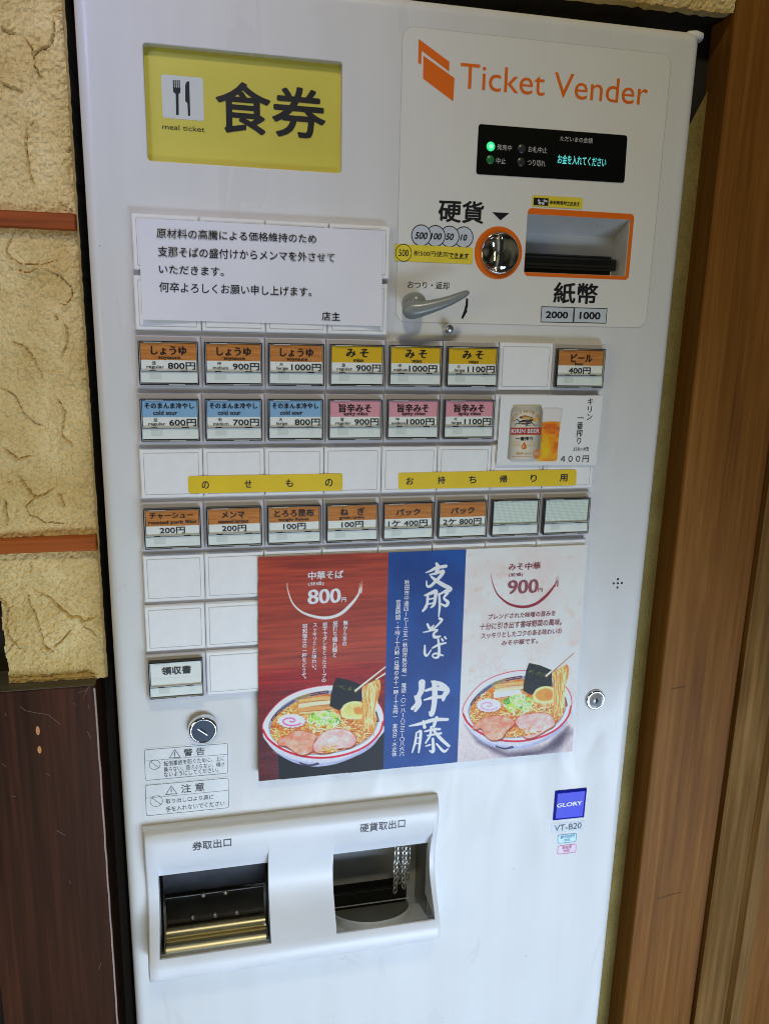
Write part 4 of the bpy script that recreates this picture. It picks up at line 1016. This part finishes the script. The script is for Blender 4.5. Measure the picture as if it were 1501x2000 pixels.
# ---- poster
POY = -.0022
pc = [at(503, 1088, POY), at(1147, 1063.5, POY), at(1117, 1468, POY), at(504.5, 1527, POY)]
pr = Print(min(p[0] for p in pc) - .0005, min(p[1] for p in pc) - .0005, max(p[0] for p in pc) + .0005, max(p[1] for p in pc) + .0005, .00036, POY)
za = zoomed(480, 1050, 3.336); zb_ = zoomed(740, 1050, 3.411); zb7 = zoomed(780, 1080, 4.879)
def on(f): return lambda L: [at(*f(*p), POY) for p in L]
A1, A2, A7 = on(za), on(zb_), on(zb7)
# left: stained wood background
w1 = pr.noise(.05, .0022, 1, 4); w2 = pr.noise(.018, .0009, 2, 3); w3 = pr.noise(.06, .03, 3, 2); k = np.clip((.55 * w1 + .3 * w2 + .35 * w3 - .35) / .5, 0, 1)[..., None]
bg = (np.array((126, 42, 22)) * (1 - k) + np.array((180, 72, 42)) * k) / 255
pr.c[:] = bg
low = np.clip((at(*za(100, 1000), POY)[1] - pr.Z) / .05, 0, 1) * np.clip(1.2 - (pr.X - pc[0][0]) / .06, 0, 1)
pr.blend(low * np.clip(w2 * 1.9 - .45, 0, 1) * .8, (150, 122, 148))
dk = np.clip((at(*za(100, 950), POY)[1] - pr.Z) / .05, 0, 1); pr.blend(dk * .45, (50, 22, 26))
# right: mottled pale paper
r0 = pr.noise(.02, .02, 5, 4); r1 = pr.noise(.004, .004, 6, 3)
kk = np.clip((r0 - .3) / .4, 0, 1)[..., None] * .6 + r1[..., None] * .4
paper = (np.array((208, 202, 205)) * (1 - kk) + np.array((226, 222, 226)) * kk) / 255
xm = at(*za(1405, 700), POY)[0]
right = pr.X > xm
pr.c[right] = paper[right]
sp = pr.noise(.006, .006, 9, 2); pr.blend(np.where(right, np.clip((sp - .74) * 4, 0, .22), 0), (186, 172, 156))
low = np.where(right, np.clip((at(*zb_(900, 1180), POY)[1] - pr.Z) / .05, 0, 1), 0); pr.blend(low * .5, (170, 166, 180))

def ramen(f, kind):
    """one bowl of noodles; points measured on the left bowl, laid over the right one by its own scale"""
    g = (lambda x, y: (x, y)) if kind == 0 else (lambda x, y: (80 + (x - 70) * .97, 240 + (y - 215) * 1.053))
    zz = zoomed(500, 1300, 5.5593) if kind == 0 else zoomed(890, 1270, 6.004)
    Q = lambda L: [at(*zz(*g(*p)), POY) for p in L]
    u = .00008         # metres per measured unit, roughly
    rs = np.random.RandomState(11 + kind)
    n1 = pr.noise(.0035, .0035, 21, 3); n2 = pr.noise(.0012, .0012, 22, 2); n3 = pr.noise(.01, .006, 23, 3)
    rim = Q(smooth([(70, 690), (85, 600), (160, 488), (270, 378), (420, 293), (600, 238), (800, 213), (1000, 232), (1180, 290), (1310, 390), (1375, 500), (1382, 610), (1340, 740), (1210, 870), (1010, 962), (760, 1008), (500, 992), (280, 915), (130, 805)]))
    body = Q(smooth([(80, 720), (130, 850), (240, 960), (400, 1050), (560, 1090), (680, 1098), (860, 1070), (1050, 1000), (1220, 910), (1330, 790), (1380, 650), (1000, 500), (300, 520)]))
    if kind == 0:
        pr.poly(Q([(240, 960), (255, 1279), (1385, 1140), (1400, 690), (1330, 760), (1000, 900)]), (24, 26, 33), .0015)
    else:
        pr.poly(Q([(330, 1010), (620, 1130), (1100, 1060), (1330, 850), (1400, 900), (1200, 1130), (800, 1200), (450, 1130)]), (120, 112, 128), .008, .8)
        pr.poly(Q([(100, 800), (300, 1010), (600, 1150), (1000, 1120), (1340, 850), (1250, 1040), (900, 1160), (600, 1170), (250, 1020)]), (92, 86, 108), .005, .75)
    pr.poly(body, (196, 202, 226)); pr.poly(Q(smooth([(180, 920), (400, 1020), (760, 1060), (1100, 950), (1330, 780), (1220, 910), (1050, 1000), (860, 1070), (560, 1095), (300, 1010)])), (150, 158, 196), .002, .6)
    for t in np.linspace(0, 1, 12): pr.stroke(Q([(470 + 190 * t, 1055 + 25 * math.sin(t * 3)), (490 + 190 * t, 1068 + 20 * math.sin(t * 3))]), 14 * u, (58, 40, 60), .7)
    pr.poly(rim, (226, 230, 240)); pr.stroke(np.vstack([rim, rim[:1]]), 10 * u, (196, 60, 90), .85)
    lowrim = Q(smooth_open([(75, 700), (135, 800), (285, 908), (500, 983), (760, 1000), (1005, 955), (1205, 865), (1335, 735), (1378, 610)])); pr.stroke(lowrim, 20 * u, (198, 46, 78))
    inner = Q(smooth([(135, 690), (150, 600), (220, 500), (330, 405), (480, 330), (650, 290), (830, 272), (1000, 290), (1160, 345), (1280, 450), (1325, 560), (1310, 660), (1250, 770), (1130, 860), (950, 930), (720, 968), (490, 960), (290, 885), (180, 800)]))
    pr.poly(inner, (158, 162, 180))
    for (xa_, ya_, xb2, yb2) in ((180, 590, 205, 550), (225, 530, 265, 490), (600, 315, 680, 300), (700, 297, 770, 288), (1295, 520, 1318, 600)):
        pr.stroke(Q([(xa_, ya_), (xb2, yb2)]), 34 * u, (86, 44, 62)); pr.stroke(Q([(xa_, ya_), (xb2, yb2)]), 10 * u, (176, 150, 160))
    pr.stroke(Q([(290, 465), (410, 385)]), 30 * u, (104, 108, 138)); pr.stroke(Q([(440, 365), (580, 315)]), 30 * u, (150, 140, 96))
    soup = Q(smooth([(155, 690), (190, 590), (300, 480), (430, 395), (560, 345), (780, 310), (1000, 330), (1180, 400), (1290, 520), (1305, 620), (1250, 750), (1130, 845), (950, 915), (720, 955), (490, 945), (290, 870), (185, 790)]))
    lo, hi = ((186, 104, 44), (238, 190, 120)) if kind == 0 else ((206, 112, 40), (240, 176, 96))
    pr.poly(soup, lo, tex=(lo, hi, n1 * .6 + n3 * .4))
    sm_, ssl = pr.mask_poly(soup); clip = np.zeros(pr.X.shape); clip[ssl] = sm_
    cols = [(238, 204, 142), (224, 168, 96), (250, 228, 184), (204, 132, 62)]
    def squig(cx, cy, sx, sy, n, w=11):
        for _ in range(int(n * 2.6)):
            x = cx + rs.randn() * sx; y = cy + rs.randn() * sy; a = rs.rand() * 6.28; P = [(x, y)]
            for _k in range(6): a += rs.randn() * .7; x += math.cos(a) * 22; y += math.sin(a) * 15; P.append((x, y))
            P = smooth_open(P, 4); q = Q(P)
            m_ = np.array(q)
            pr.stroke(Q([(p[0] + 3, p[1] + 6) for p in P]), w * 1.1 * u, (150, 82, 30), .5, clip=clip); pr.stroke(q, w * u, cols[rs.randint(4)], clip=clip)
    squig(260, 740, 70, 55, 34); squig(1130, 680, 75, 55, 46); squig(1180, 790, 45, 30, 16); squig(700, 925, 140, 12, 20); squig(400, 690, 80, 15, 12); squig(880, 650, 90, 25, 14); squig(330, 500, 35, 22, 9)
    # bamboo
    for (P, c_) in (([(455, 375), (640, 345), (800, 330), (812, 372), (640, 388), (460, 418)], (236, 192, 136)), ([(458, 418), (640, 392), (815, 376), (818, 420), (640, 440), (458, 470)], (246, 226, 196)), ([(456, 470), (640, 445), (820, 425), (850, 470), (650, 492), (456, 512)], (226, 172, 116)), ([(460, 512), (650, 495), (850, 475), (840, 505), (640, 522), (470, 535)], (240, 206, 160))):
        pr.poly(Q(P), c_, tex=([v * .86 for v in c_], c_, pr.noise(.02, .0008, 31, 2))); pr.stroke(Q(P[-3:]), 6 * u, (158, 88, 44), .7)
    if kind: pr.poly(Q([(440, 455), (760, 425), (790, 480), (445, 525)]), (244, 232, 216)); pr.stroke(Q([(440, 528), (790, 483)]), 8 * u, (180, 96, 50))
    # seaweed
    nori = Q([(870, 130), (1000, 155), (1145, 210), (1150, 390), (1000, 400), (900, 488), (798, 440), (810, 330), (835, 215)])
    pr.poly(nori, (20, 24, 24), tex=((8, 12, 14), (66, 76, 52) if kind else (46, 54, 44), n2))
    pr.poly(Q(smooth([(880, 215), (1000, 222), (1090, 258), (1060, 280), (940, 258), (870, 240)])), (150, 150, 56), .001, .5, tex=((40, 46, 30), (180, 176, 70), n2))
    # egg
    egg = Q(smooth([(918, 500), (950, 430), (1030, 392), (1120, 392), (1180, 430), (1190, 520), (1140, 570), (1020, 582), (940, 560)]))
    pr.poly(egg, (228, 214, 164)); pr.poly(Q(smooth([(945, 495), (985, 440), (1060, 415), (1140, 430), (1165, 500), (1120, 545), (1010, 550)])), (206, 204, 140) if not kind else (222, 160, 90), .0012)
    pr.poly(Q(smooth([(1060, 470), (1110, 450), (1160, 470), (1150, 520), (1080, 525)])), (226, 150, 84), .0015); pr.stroke(Q(smooth_open([(925, 540), (1010, 578), (1140, 575)])), 9 * u, (244, 220, 180))
    # lifted noodles and chopsticks
    pr.poly(Q(smooth([(1150, 250), (1230, 190), (1330, 150), (1350, 230), (1330, 330), (1285, 420), (1270, 520), (1300, 600), (1260, 690), (1200, 650), (1165, 560), (1160, 440), (1165, 340)])), (222, 160, 92), .001, tex=((206, 134, 66), (240, 200, 140), n1))
    for k_ in range(60):
        x0_ = 1160 + rs.rand() * 170; y0_ = 190 + rs.rand() * 80; P = [(x0_, y0_)]; tx = 1170 + (x0_ - 1160) * .62 + rs.randn() * 10
        for q_ in range(1, 6): P.append((x0_ + (tx - x0_) * q_ / 5 + rs.randn() * 9, y0_ + (430 + rs.randn() * 30) * q_ / 5))
        pr.stroke(Q(smooth_open(P, 4)), (8 + rs.rand() * 5) * u, cols[rs.randint(4)], .9)
    if kind: squig(1250, 180, 40, 12, 8)
    pr.stroke(Q([(1080, 280), (1405, 20)]), [30 * u, 17 * u], (150, 110, 84)); pr.stroke(Q([(1078, 272), (1403, 14)]), [22 * u, 12 * u], (240, 226, 210))
    pr.stroke(Q([(1300, 150), (1420, 75)]), [14 * u, 18 * u], (232, 216, 204))
    # fish cake with its pink swirl
    cx, cy = 385, 602
    nar = [(cx + (150 + 7 * math.cos(t * 17)) * math.cos(t), cy + (74 + 4 * math.cos(t * 17)) * math.sin(t)) for t in np.arange(0, 6.28, .06)]
    pr.poly(Q([(x + 6, y + 14) for x, y in nar]), (150, 84, 50), .001, .6); pr.poly(Q(nar), (244, 236, 242), tex=((232, 222, 232), (250, 246, 250), n1))
    sw = [(cx - 8 + (12 + 13.5 * t) * math.cos(-t + 2.2), cy + (6 + 6.4 * t) * math.sin(-t + 2.2)) for t in np.arange(0, 8.2, .2)]
    pr.stroke(Q(sw), 17 * u, (206, 120, 178) if not kind else (216, 168, 206))
    # spring onion
    for _ in range(150):
        t = rs.rand() * 6.28; r = math.sqrt(rs.rand()); x = 735 + 150 * r * math.cos(t); y = 590 + (78 if not kind else 92) * r * math.sin(t)
        a = 18 + rs.rand() * 32; b_ = a * (.5 + rs.rand() * .3); th = rs.rand() * 3
        P = [(x + a * math.cos(q_) * math.cos(th) - b_ * math.sin(q_) * math.sin(th) * .6, y + a * math.cos(q_) * math.sin(th) * .6 + b_ * math.sin(q_) * math.cos(th)) for q_ in np.arange(0, 6.29, .5)]
        c_ = [(150, 206, 120), (196, 232, 176), (104, 166, 70), (222, 240, 214), (180, 214, 92)][rs.randint(5)]
        pr.stroke(Q(P), (9 + rs.rand() * 10) * u, c_, .95)
    for (x, y, a) in ((640, 690, 60), (800, 610, 55), (740, 535, 50)) if not kind else ((720, 520, 75), (760, 560, 60), (830, 640, 36)):
        for q_ in (1.0, .68, .38):
            P = [(x + a * q_ * math.cos(t), y + a * .8 * q_ * math.sin(t)) for t in np.arange(0, 6.4, .4)]; pr.stroke(Q(P), 11 * u, [(226, 238, 214), (170, 214, 140), (206, 228, 150)][int(q_ * 3) % 3])
    squig(690, 720, 60, 14, 9, 14)
    # roast pork slices
    if kind == 0:
        s1_ = smooth([(240, 860), (255, 790), (330, 765), (420, 712), (540, 715), (660, 765), (630, 830), (640, 900), (560, 960), (480, 972), (400, 930), (330, 880)])
        s2_ = smooth([(615, 880), (660, 800), (740, 720), (860, 688), (990, 700), (1070, 760), (1085, 830), (1020, 890), (900, 905), (800, 945), (700, 955), (640, 935)])
    else:
        s1_ = smooth([(190, 850), (260, 770), (420, 722), (600, 730), (700, 790), (660, 840), (600, 890), (540, 970), (420, 990), (330, 930), (290, 860), (230, 870)])
        s2_ = smooth([(705, 780), (780, 715), (930, 690), (1080, 690), (1160, 740), (1180, 820), (1080, 880), (1000, 925), (880, 970), (800, 950), (750, 860)])
    for sl_, c0, c1 in ((s1_, (212, 140, 118), (236, 186, 170)), (s2_, (222, 168, 166), (240, 206, 206))):
        pr.poly(Q([(x + 6, y + 16) for x, y in sl_]), (110, 54, 30), .0012, .7)
        pr.poly(Q(sl_), c0, .0006, tex=(c0, c1, n1 * .5 + n3 * .5)); qs = Q(sl_); pr.stroke(np.vstack([qs, qs[:1]]), 9 * u, (186, 108, 84), .7)
        cx, cy = sl_.mean(0)
        for t in range(16):
            a = rs.rand() * 6.28; r = 30 + 110 * rs.rand(); P = [(cx + r * math.cos(a + q_), cy + .55 * r * math.sin(a + q_)) for q_ in np.linspace(0, .8, 5)]
            pr.stroke(Q(P), 4 * u, (200, 140, 128) if t % 2 else (246, 222, 216), .7)
    squig(820, 930, 60, 10, 8)
ramen(None, 0)
pr_keep = pr.c.copy()
ramen(None, 1)
zb0 = at(*za(300, 820), POY)[1]; fine = pr.noise(.0011, .0011, 77, 2); bowl = np.clip((zb0 - pr.Z) / .012, 0, 1)[..., None]
pr.c = pr.c * (1 - bowl) + np.clip((pr.c - .56) * 1.32 + .50 + (fine - .5)[..., None] * .12, 0, 1) * bowl
# blue band (over both neighbours)
band = A1([(930, 60), (1436, 40), (1375, 1500), (893, 1540)])
bl = pr.noise(.03, .03, 41, 3); pr.poly(band, (10, 62, 140), tex=((8, 54, 128), (16, 72, 152), bl))
# brush arcs
def brush(L, Wd, col):
    q = smooth_open(L, 8); w = np.interp(np.linspace(0, 1, len(q)), np.linspace(0, 1, len(Wd)), Wd); return q, w, col
for f, L, colr in ((za, [(270, 295), (272, 335), (300, 420), (350, 475), (420, 508), (520, 524), (610, 500), (680, 440), (730, 375), (748, 320)], (232, 226, 226)),
                   (zb_, [(747, 240), (752, 290), (780, 365), (825, 415), (880, 448), (960, 462), (1040, 443), (1110, 390), (1160, 330), (1185, 285)], (134, 28, 44))):
    q = smooth_open(L, 8); w = np.interp(np.linspace(0, 1, len(q)), [0, .12, .3, .55, .75, .88, 1], [3, 6, 12, 22, 24, 16, 3]) * .000115
    pr.stroke([at(*f(*p), POY) for p in q], w, colr)
    e = L[-1]
    for dx, dy in ((6, -38), (12, -18), (-6, -20)): pr.stroke([at(*f(e[0] + dx - 8, e[1] + 40), POY), at(*f(e[0] + dx, e[1] + dy), POY)], [.0007, .0002], colr)
# brush-written shop name
BR = [
 [(250, 188, 7), (300, 168, 16), (350, 142, 22), (440, 126, 22)], [(352, 102, 18), (366, 140, 26), (345, 195, 22)], [(290, 208, 12), (340, 196, 16), (412, 176, 24), (395, 215, 24), (345, 268, 22), (295, 315, 20), (262, 316, 14), (256, 268, 8)], [(300, 225, 12), (350, 265, 24), (420, 308, 28), (486, 345, 24), (440, 385, 12)],
 [(240, 405, 12), (300, 383, 24), (345, 366, 26), (340, 420, 22), (328, 490, 20), (300, 520, 12)], [(268, 395, 18), (264, 470, 18), (250, 515, 22), (222, 553, 16)], [(260, 447, 10), (330, 430, 12)], [(255, 490, 10), (325, 478, 12)], [(376, 390, 14), (382, 500, 18), (372, 605, 10)], [(372, 400, 12), (440, 362, 20), (482, 345, 16)], [(455, 385, 20), (422, 430, 16), (460, 470, 22), (440, 505, 20), (395, 485, 10)],
 [(265, 680, 16), (290, 722, 18), (325, 690, 10)], [(380, 626, 18), (402, 640, 18), (360, 690, 14), (300, 738, 14), (226, 757, 8)], [(290, 742, 10), (358, 735, 14), (325, 770, 16), (335, 802, 22), (385, 796, 14)],
 [(240, 884, 12), (240, 960, 18), (262, 978, 14), (300, 925, 8)], [(310, 908, 10), (370, 876, 18), (440, 858, 12)], [(366, 818, 14), (376, 900, 18), (370, 985, 20), (335, 1000, 12), (312, 978, 10), (345, 958, 14), (412, 978, 12)], [(402, 822, 14), (414, 838, 12)], [(430, 802, 14), (442, 818, 12)],
 [(212, 1236, 46), (208, 1310, 40), (180, 1375, 34), (190, 1440, 28), (150, 1505, 20)], [(150, 1368, 18), (165, 1430, 24), (122, 1484, 24)], [(308, 1226, 16), (390, 1252, 34), (452, 1310, 38), (425, 1360, 34), (415, 1402, 20)], [(250, 1312, 18), (330, 1292, 26), (440, 1302, 30)], [(235, 1402, 12), (330, 1376, 24), (420, 1372, 24)], [(330, 1236, 34), (335, 1330, 38), (328, 1450, 36), (305, 1540, 32), (282, 1516, 10)],
 [(95, 1650, 10), (200, 1628, 24), (330, 1592, 28), (455, 1588, 22)], [(225, 1600, 12), (238, 1662, 24)], [(352, 1572, 24), (325, 1652, 24)], [(160, 1715, 12), (150, 1800, 18), (120, 1902, 10)], [(168, 1712, 12), (200, 1702, 20), (194, 1800, 20), (182, 1902, 12)], [(160, 1765, 9), (195, 1760, 9)], [(150, 1820, 9), (190, 1815, 9)],
 [(240, 1702, 12), (330, 1682, 20), (382, 1680, 18)], [(265, 1742, 12), (392, 1720, 18)], [(300, 1660, 16), (290, 1740, 18), (248, 1812, 12)], [(330, 1700, 18), (390, 1770, 24), (470, 1842, 20)], [(316, 1772, 18), (320, 1890, 24), (285, 1886, 10)], [(250, 1842, 10), (290, 1830, 14)], [(352, 1820, 12), (420, 1892, 20), (462, 1868, 10)]]
for st in BR:
    q = smooth_open(st, 5); pr.stroke([at(*zb7(p[0], p[1]), POY) for p in q], q[:, 2] * .000128, (224, 230, 234))
po = empty('ramen_poster', (0, 0, 0), 'laminated ramen poster with red, blue and pale panels taped over the lower buttons', 'poster')
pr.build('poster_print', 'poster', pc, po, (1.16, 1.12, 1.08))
m = MB(); y = POY - .0002
WT = 'white_ink'
m.text('中華そば', za(405, 222), za(635, 266), y, WT, serif=.03, bold=.012); m.text('(並盛)', za(405, 290), za(508, 312), y, WT, serif=.02); m.text('800', za(402, 340), za(618, 424), y, WT, serif=.03); m.text('円', za(622, 390), za(652, 420), y, WT, serif=.02)
for body, a, b in (('無かん水の', (650, 540), (642, 708)), ('細打ち縮れ麺と', (583, 543), (577, 783)), ('焼干でダシをとったスープの', (516, 552), (508, 945)), ('スッキリとした味わい。', (451, 555), (443, 880)), ('昭和懐古の一杯をどうぞ。', (386, 562), (377, 940))):
    m.vtext(body, za(*a), za(*b), y, WT, bold=.012, width=.0039)
m.vtext('秋田市中通四ー七ー三五(秋田市民市場)　電話・〇一八ー八三三ー〇八六六', za(1050, 275), za(1014, 1425), y, WT, width=.0043, bold=.008)
m.vtext('営業時間・十時〜十六時(日曜のみ十一時〜十五時)　定休日・不定休', za(993, 405), za(966, 1428), y, WT, width=.0043, bold=.008)
MR = 'maroon'
m.text('みそ中華', zb_(862, 172), zb_(1074, 210), y, MR, serif=.03, bold=.012); m.text('(並盛)', zb_(862, 237), zb_(957, 260), y, MR, serif=.02); m.text('900', zb_(858, 286), zb_(1058, 368), y, MR, serif=.03); m.text('円', zb_(1060, 336), zb_(1088, 362), y, MR, serif=.02)
for body, a, b in (('ブレンドされた味噌の旨みを', (728, 511), (1174, 521)), ('十分に引き出す香味野菜の風味。', (672, 573), (1214, 583)), ('スッキリとしたコクのある味わいの', (680, 636), (1213, 641)), ('みそ中華です。', (816, 686), (1055, 706))):
    m.text(body, zb_(*a), zb_(*b), y, MR, serif=.02, bold=.018, res=3, shear=.06)
m.build('poster_lettering', po)
m = MB(); q = inset([at(500, 1085, POY), at(1150, 1060, POY), at(1120, 1471, POY), at(499, 1530, POY)], -.0012)
m.slab(q, POY + .0003, POY + .0012, 'laminate'); m.build('laminate_margin', po)

# ---- beer flyer
FYR = -.0022; zf = zoomed(960, 760, 6.526)
fc = [at(*zf(115, 77), FYR), at(*zf(1418, 84), FYR), at(*zf(1327, 968), FYR), at(*zf(57, 974), FYR)]
pr = Print(min(p[0] for p in fc), min(p[1] for p in fc), max(p[0] for p in fc), max(p[1] for p in fc), .00033, FYR)
pr.c[:] = np.array((228, 230, 242)) / 255
FQ = lambda L: [at(*zf(*p), FYR) for p in L]; u = .00007
# glass
pr.poly(FQ([(600, 250), (660, 232), (840, 232), (905, 245), (880, 430), (640, 440)]), (206, 200, 200)); pr.poly(FQ([(660, 245), (890, 255), (865, 415), (640, 410)]), (222, 216, 214), .002)
hz = np.clip((at(*zf(700, 420), FYR)[1] - pr.Z) / .033, 0, 1)
beer = FQ([(630, 425), (760, 408), (872, 420), (850, 640), (830, 900), (800, 915), (560, 915), (600, 700)])
nb = pr.noise(.006, .004, 51, 3); pr.poly(beer, (236, 150, 30), tex=((214, 96, 24), (240, 168, 40), nb)); pr.poly(FQ(smooth([(650, 560), (740, 610), (760, 740), (700, 860), (610, 860), (620, 700)])), (238, 196, 30), .006, .8); pr.poly(FQ([(600, 840), (830, 840), (815, 912), (570, 912)]), (244, 186, 44), .004, .7)
pr.poly(FQ(smooth([(660, 470), (760, 440), (850, 460), (830, 530), (720, 540)])), (206, 80, 34), .005, .5)
# can
can = FQ([(272, 200), (625, 195), (632, 225), (648, 285), (640, 480), (610, 860), (560, 905), (530, 925), (250, 925), (228, 905), (197, 880), (215, 640), (238, 310), (245, 270), (270, 225)])
gx = np.clip((pr.X - at(*zf(215, 600), FYR)[0]) / (at(*zf(632, 600), FYR)[0] - at(*zf(215, 600), FYR)[0]), 0, 1)
sh = .62 + .38 * np.sin(np.clip(gx * 1.12 - .02, 0, 1) * math.pi) ** .55
a, sl = pr.mask_poly(can); pr.blend(a, (np.array((222, 214, 196)) / 255 * sh[..., None])[sl], sl)
pr.poly(FQ([(272, 197), (625, 193), (622, 214), (276, 214)]), (196, 180, 140)); pr.poly(FQ([(246, 268), (275, 216), (622, 214), (645, 275), (640, 290), (246, 285)]), (150, 142, 126), .002, .45)
pr.poly(FQ([(240, 490), (634, 488), (626, 580), (232, 582)]), (178, 52, 40)); pr.poly(FQ([(228, 896), (600, 892), (545, 922), (250, 925)]), (196, 198, 206))
# running animal emblem, as a loose gold and dark brush figure
pr.poly(FQ(smooth([(400, 340), (490, 350), (560, 370), (605, 410), (560, 412), (480, 385), (400, 370)])), (206, 168, 84)); pr.poly(FQ(smooth([(365, 355), (410, 332), (450, 338), (425, 362), (380, 380)])), (196, 130, 60))
for st in ([(350, 420, 10), (400, 405, 26), (470, 405, 34), (520, 395, 16)], [(360, 440, 8), (430, 440, 22), (500, 430, 12)], [(365, 360, 22), (385, 352, 12)], [(420, 340, 6), (500, 360, 7), (515, 395, 8)], [(360, 425, 10), (320, 385, 8), (285, 405, 5)], [(365, 440, 10), (310, 440, 8), (290, 470, 5)], [(470, 430, 12), (430, 475, 8)], [(500, 420, 10), (545, 460, 8), (575, 452, 5)], [(440, 470, 7), (500, 460, 4)]):
    q = smooth_open(st, 4); pr.stroke(FQ(q[:, :2]), q[:, 2] * u, (48, 38, 52))
for st in ([(380, 430, 3), (470, 395, 3)], [(400, 445, 3), (490, 415, 3)]): pr.stroke(FQ([p[:2] for p in st]), 4 * u, (200, 170, 110))
for yy in (674, 702, 724):
    for x0_ in np.arange(240, 590, 14):
        if 360 < x0_ < 450: continue
        pr.stroke(FQ([(x0_, yy), (x0_ + 9, yy)]), 7 * u, (190, 150, 90), .8)
pr.poly(FQ(smooth([(412, 668), (432, 705), (444, 735), (430, 762), (405, 766), (382, 756), (376, 728), (395, 700)])), (206, 110, 40)); pr.poly(FQ(smooth([(400, 715), (410, 725), (402, 748), (392, 738)])), (246, 210, 170))
pr.poly(FQ(smooth([(530, 800), (560, 770), (598, 768), (606, 830), (590, 880), (545, 878), (526, 840)])), (208, 126, 60))
for x0_ in np.arange(250, 500, 16): pr.stroke(FQ([(x0_, 858), (x0_ + 11, 858)]), 9 * u, (170, 140, 120), .7)
bf = empty('beer_flyer', (0, 0, 0), 'white paper flyer showing a beer can and a filled glass, under the beer button', 'flyer')
pr.build('flyer_print', 'flyer', fc, bf, (1.06, 1.06, 1.05))
m = MB(); y = FYR - .0002
m.vtext('キリン', zf(1258, 112), zf(1240, 402), y, 'black', serif=.012, width=.0056); m.vtext('一番搾り', zf(1132, 320), zf(1108, 705), y, 'black', serif=.012, width=.0056)
m.text('350ml缶', zf(1040, 736), zf(1237, 785), y, 'black'); m.text('４００円', zf(880, 850), zf(1232, 930), y, 'black', bold=.01)
MT['can_gold'] = plain('can_gold_print', C(206, 150, 62), 0.4)
m.text('KIRIN BEER', zf(250, 507), zf(604, 560), y, 'white_ink', bold=.02); m.text('一番搾り', zf(308, 606), zf(520, 655), y, 'black', bold=.03); m.text('〔麦芽100%〕', zf(310, 805), zf(500, 835), y, 'can_gold'); m.text('20', zf(535, 805), zf(592, 842), y, 'white_ink')
arc = "KIRIN'S PRIME BREW"
for i, ch in enumerate(arc):           # lettering on an arc
    if ch == ' ': continue
    t = math.radians(172 - i * (164 / (len(arc) - 1))); px_, py_ = 437 + 178 * math.cos(t), 420 - 135 * math.sin(t)
    v, f = glyphs(ch, 0, 2); cx, cz = at(*zf(px_, py_), y); rot = t - math.pi / 2; s_ = .0034
    d = v - (v.min(0) + v.max(0)) / 2
    if ch == "'": d = d + (0, .25)
    m.add([(cx + (p * math.cos(rot) - q_ * math.sin(rot)) * s_, y, cz + (p * math.sin(rot) + q_ * math.cos(rot)) * s_) for p, q_ in d], f, 'can_gold')
m.build('flyer_lettering', bf)
m = MB(); m.slab(inset(fc, .00003), FYR + .0001, FYR + .0003, 'paper'); m.build('flyer_sheet', bf)

# ---- typed notice
NY = -.0026
nt_ = empty('paper_notice', (0, 0, 0), 'white paper notice with five lines of typed text below the yellow sign', 'notice')
m = MB(); Q = quad_px([s1(105, 1051), s1(1412, 1120), s1(1402, 1628), s1(134, 1593)], NY)
g = []
for j in range(9):
    for i in range(25):
        u_, v_ = i / 24, j / 8; a = Vector(Q[0]).lerp(Vector(Q[1]), u_); b = Vector(Q[3]).lerp(Vector(Q[2]), u_); p = a.lerp(b, v_)
        curl = .003 * max(0, (v_ - .7) / .3) ** 2 * (max(0, (.2 - u_) / .2) + .8 * max(0, (u_ - .92) / .08)) + .0015 * max(0, (.1 - v_) / .1) * max(0, (u_ - .85) / .15)
        g.append((p.x, NY + .0002 * math.sin(u_ * 9 + v_ * 3) + .00015 * math.sin(v_ * 7) - curl, p.y))
m.add(g, [(j * 25 + i, j * 25 + i + 1, (j + 1) * 25 + i + 1, (j + 1) * 25 + i) for j in range(8) for i in range(24)], 'paper', True)
m.build('notice_sheet', nt_)
m = MB(); y = NY - .0006
for body, q in (('原材料の高騰による価格維持のため', [(206, 1105), (1057, 1139), (1057, 1186), (206, 1158)]), ('支那そばの盛付けからメンマを外させて', [(213, 1202), (1155, 1239), (1155, 1288), (213, 1257)]),
                ('いただきます。', [(219, 1301), (565, 1316), (565, 1363), (219, 1346)]), ('何卒よろしくお願い申し上げます。', [(221, 1392), (1032, 1421), (1032, 1470), (221, 1447)]), ('店主', [(1087, 1552), (1184, 1555), (1184, 1602), (1087, 1599)])):
    m.text_quad(body, [s1(*p) for p in q], y, 'black', bold=.006)
m.build('notice_lettering', nt_)

# ---- yellow strips
z6b = zoomed(240, 860, 2.887); z7b = zoomed(720, 860, 3.0)
for f, Qs, chars, lab in ((z6b, [(366, 203), (1238, 187), (1237, 283), (369, 300)], [('の', 465, 252), ('せ', 705, 246), ('も', 938, 241), ('の', 1161, 239)], 'yellow label strip with four characters above the chashu and menma buttons'),
                          (z7b, [(172, 191), (1217, 171), (1213, 264), (174, 288)], [('お', 240, 238), ('持', 425, 233), ('ち', 607, 230), ('帰', 788, 227), ('り', 965, 222), ('用', 1140, 220)], 'yellow label strip with six characters below the beer flyer')):
    m = MB(); YS = -.0009; q = round_quad(quad_px([f(*p) for p in Qs], YS), .0022); m.slab(q, YS, YS + .0004, 'strip')
    for ch, x, yv in chars:
        w = 21 if ch not in 'り' else 17; m.text(ch, f(x - w, yv - 21), f(x + w, yv + 21), YS - .0002, 'black', serif=.02, bold=.012)
    tag(m.build('label_strip'), lab, 'label strip', 'yellow label strips on the blank buttons')
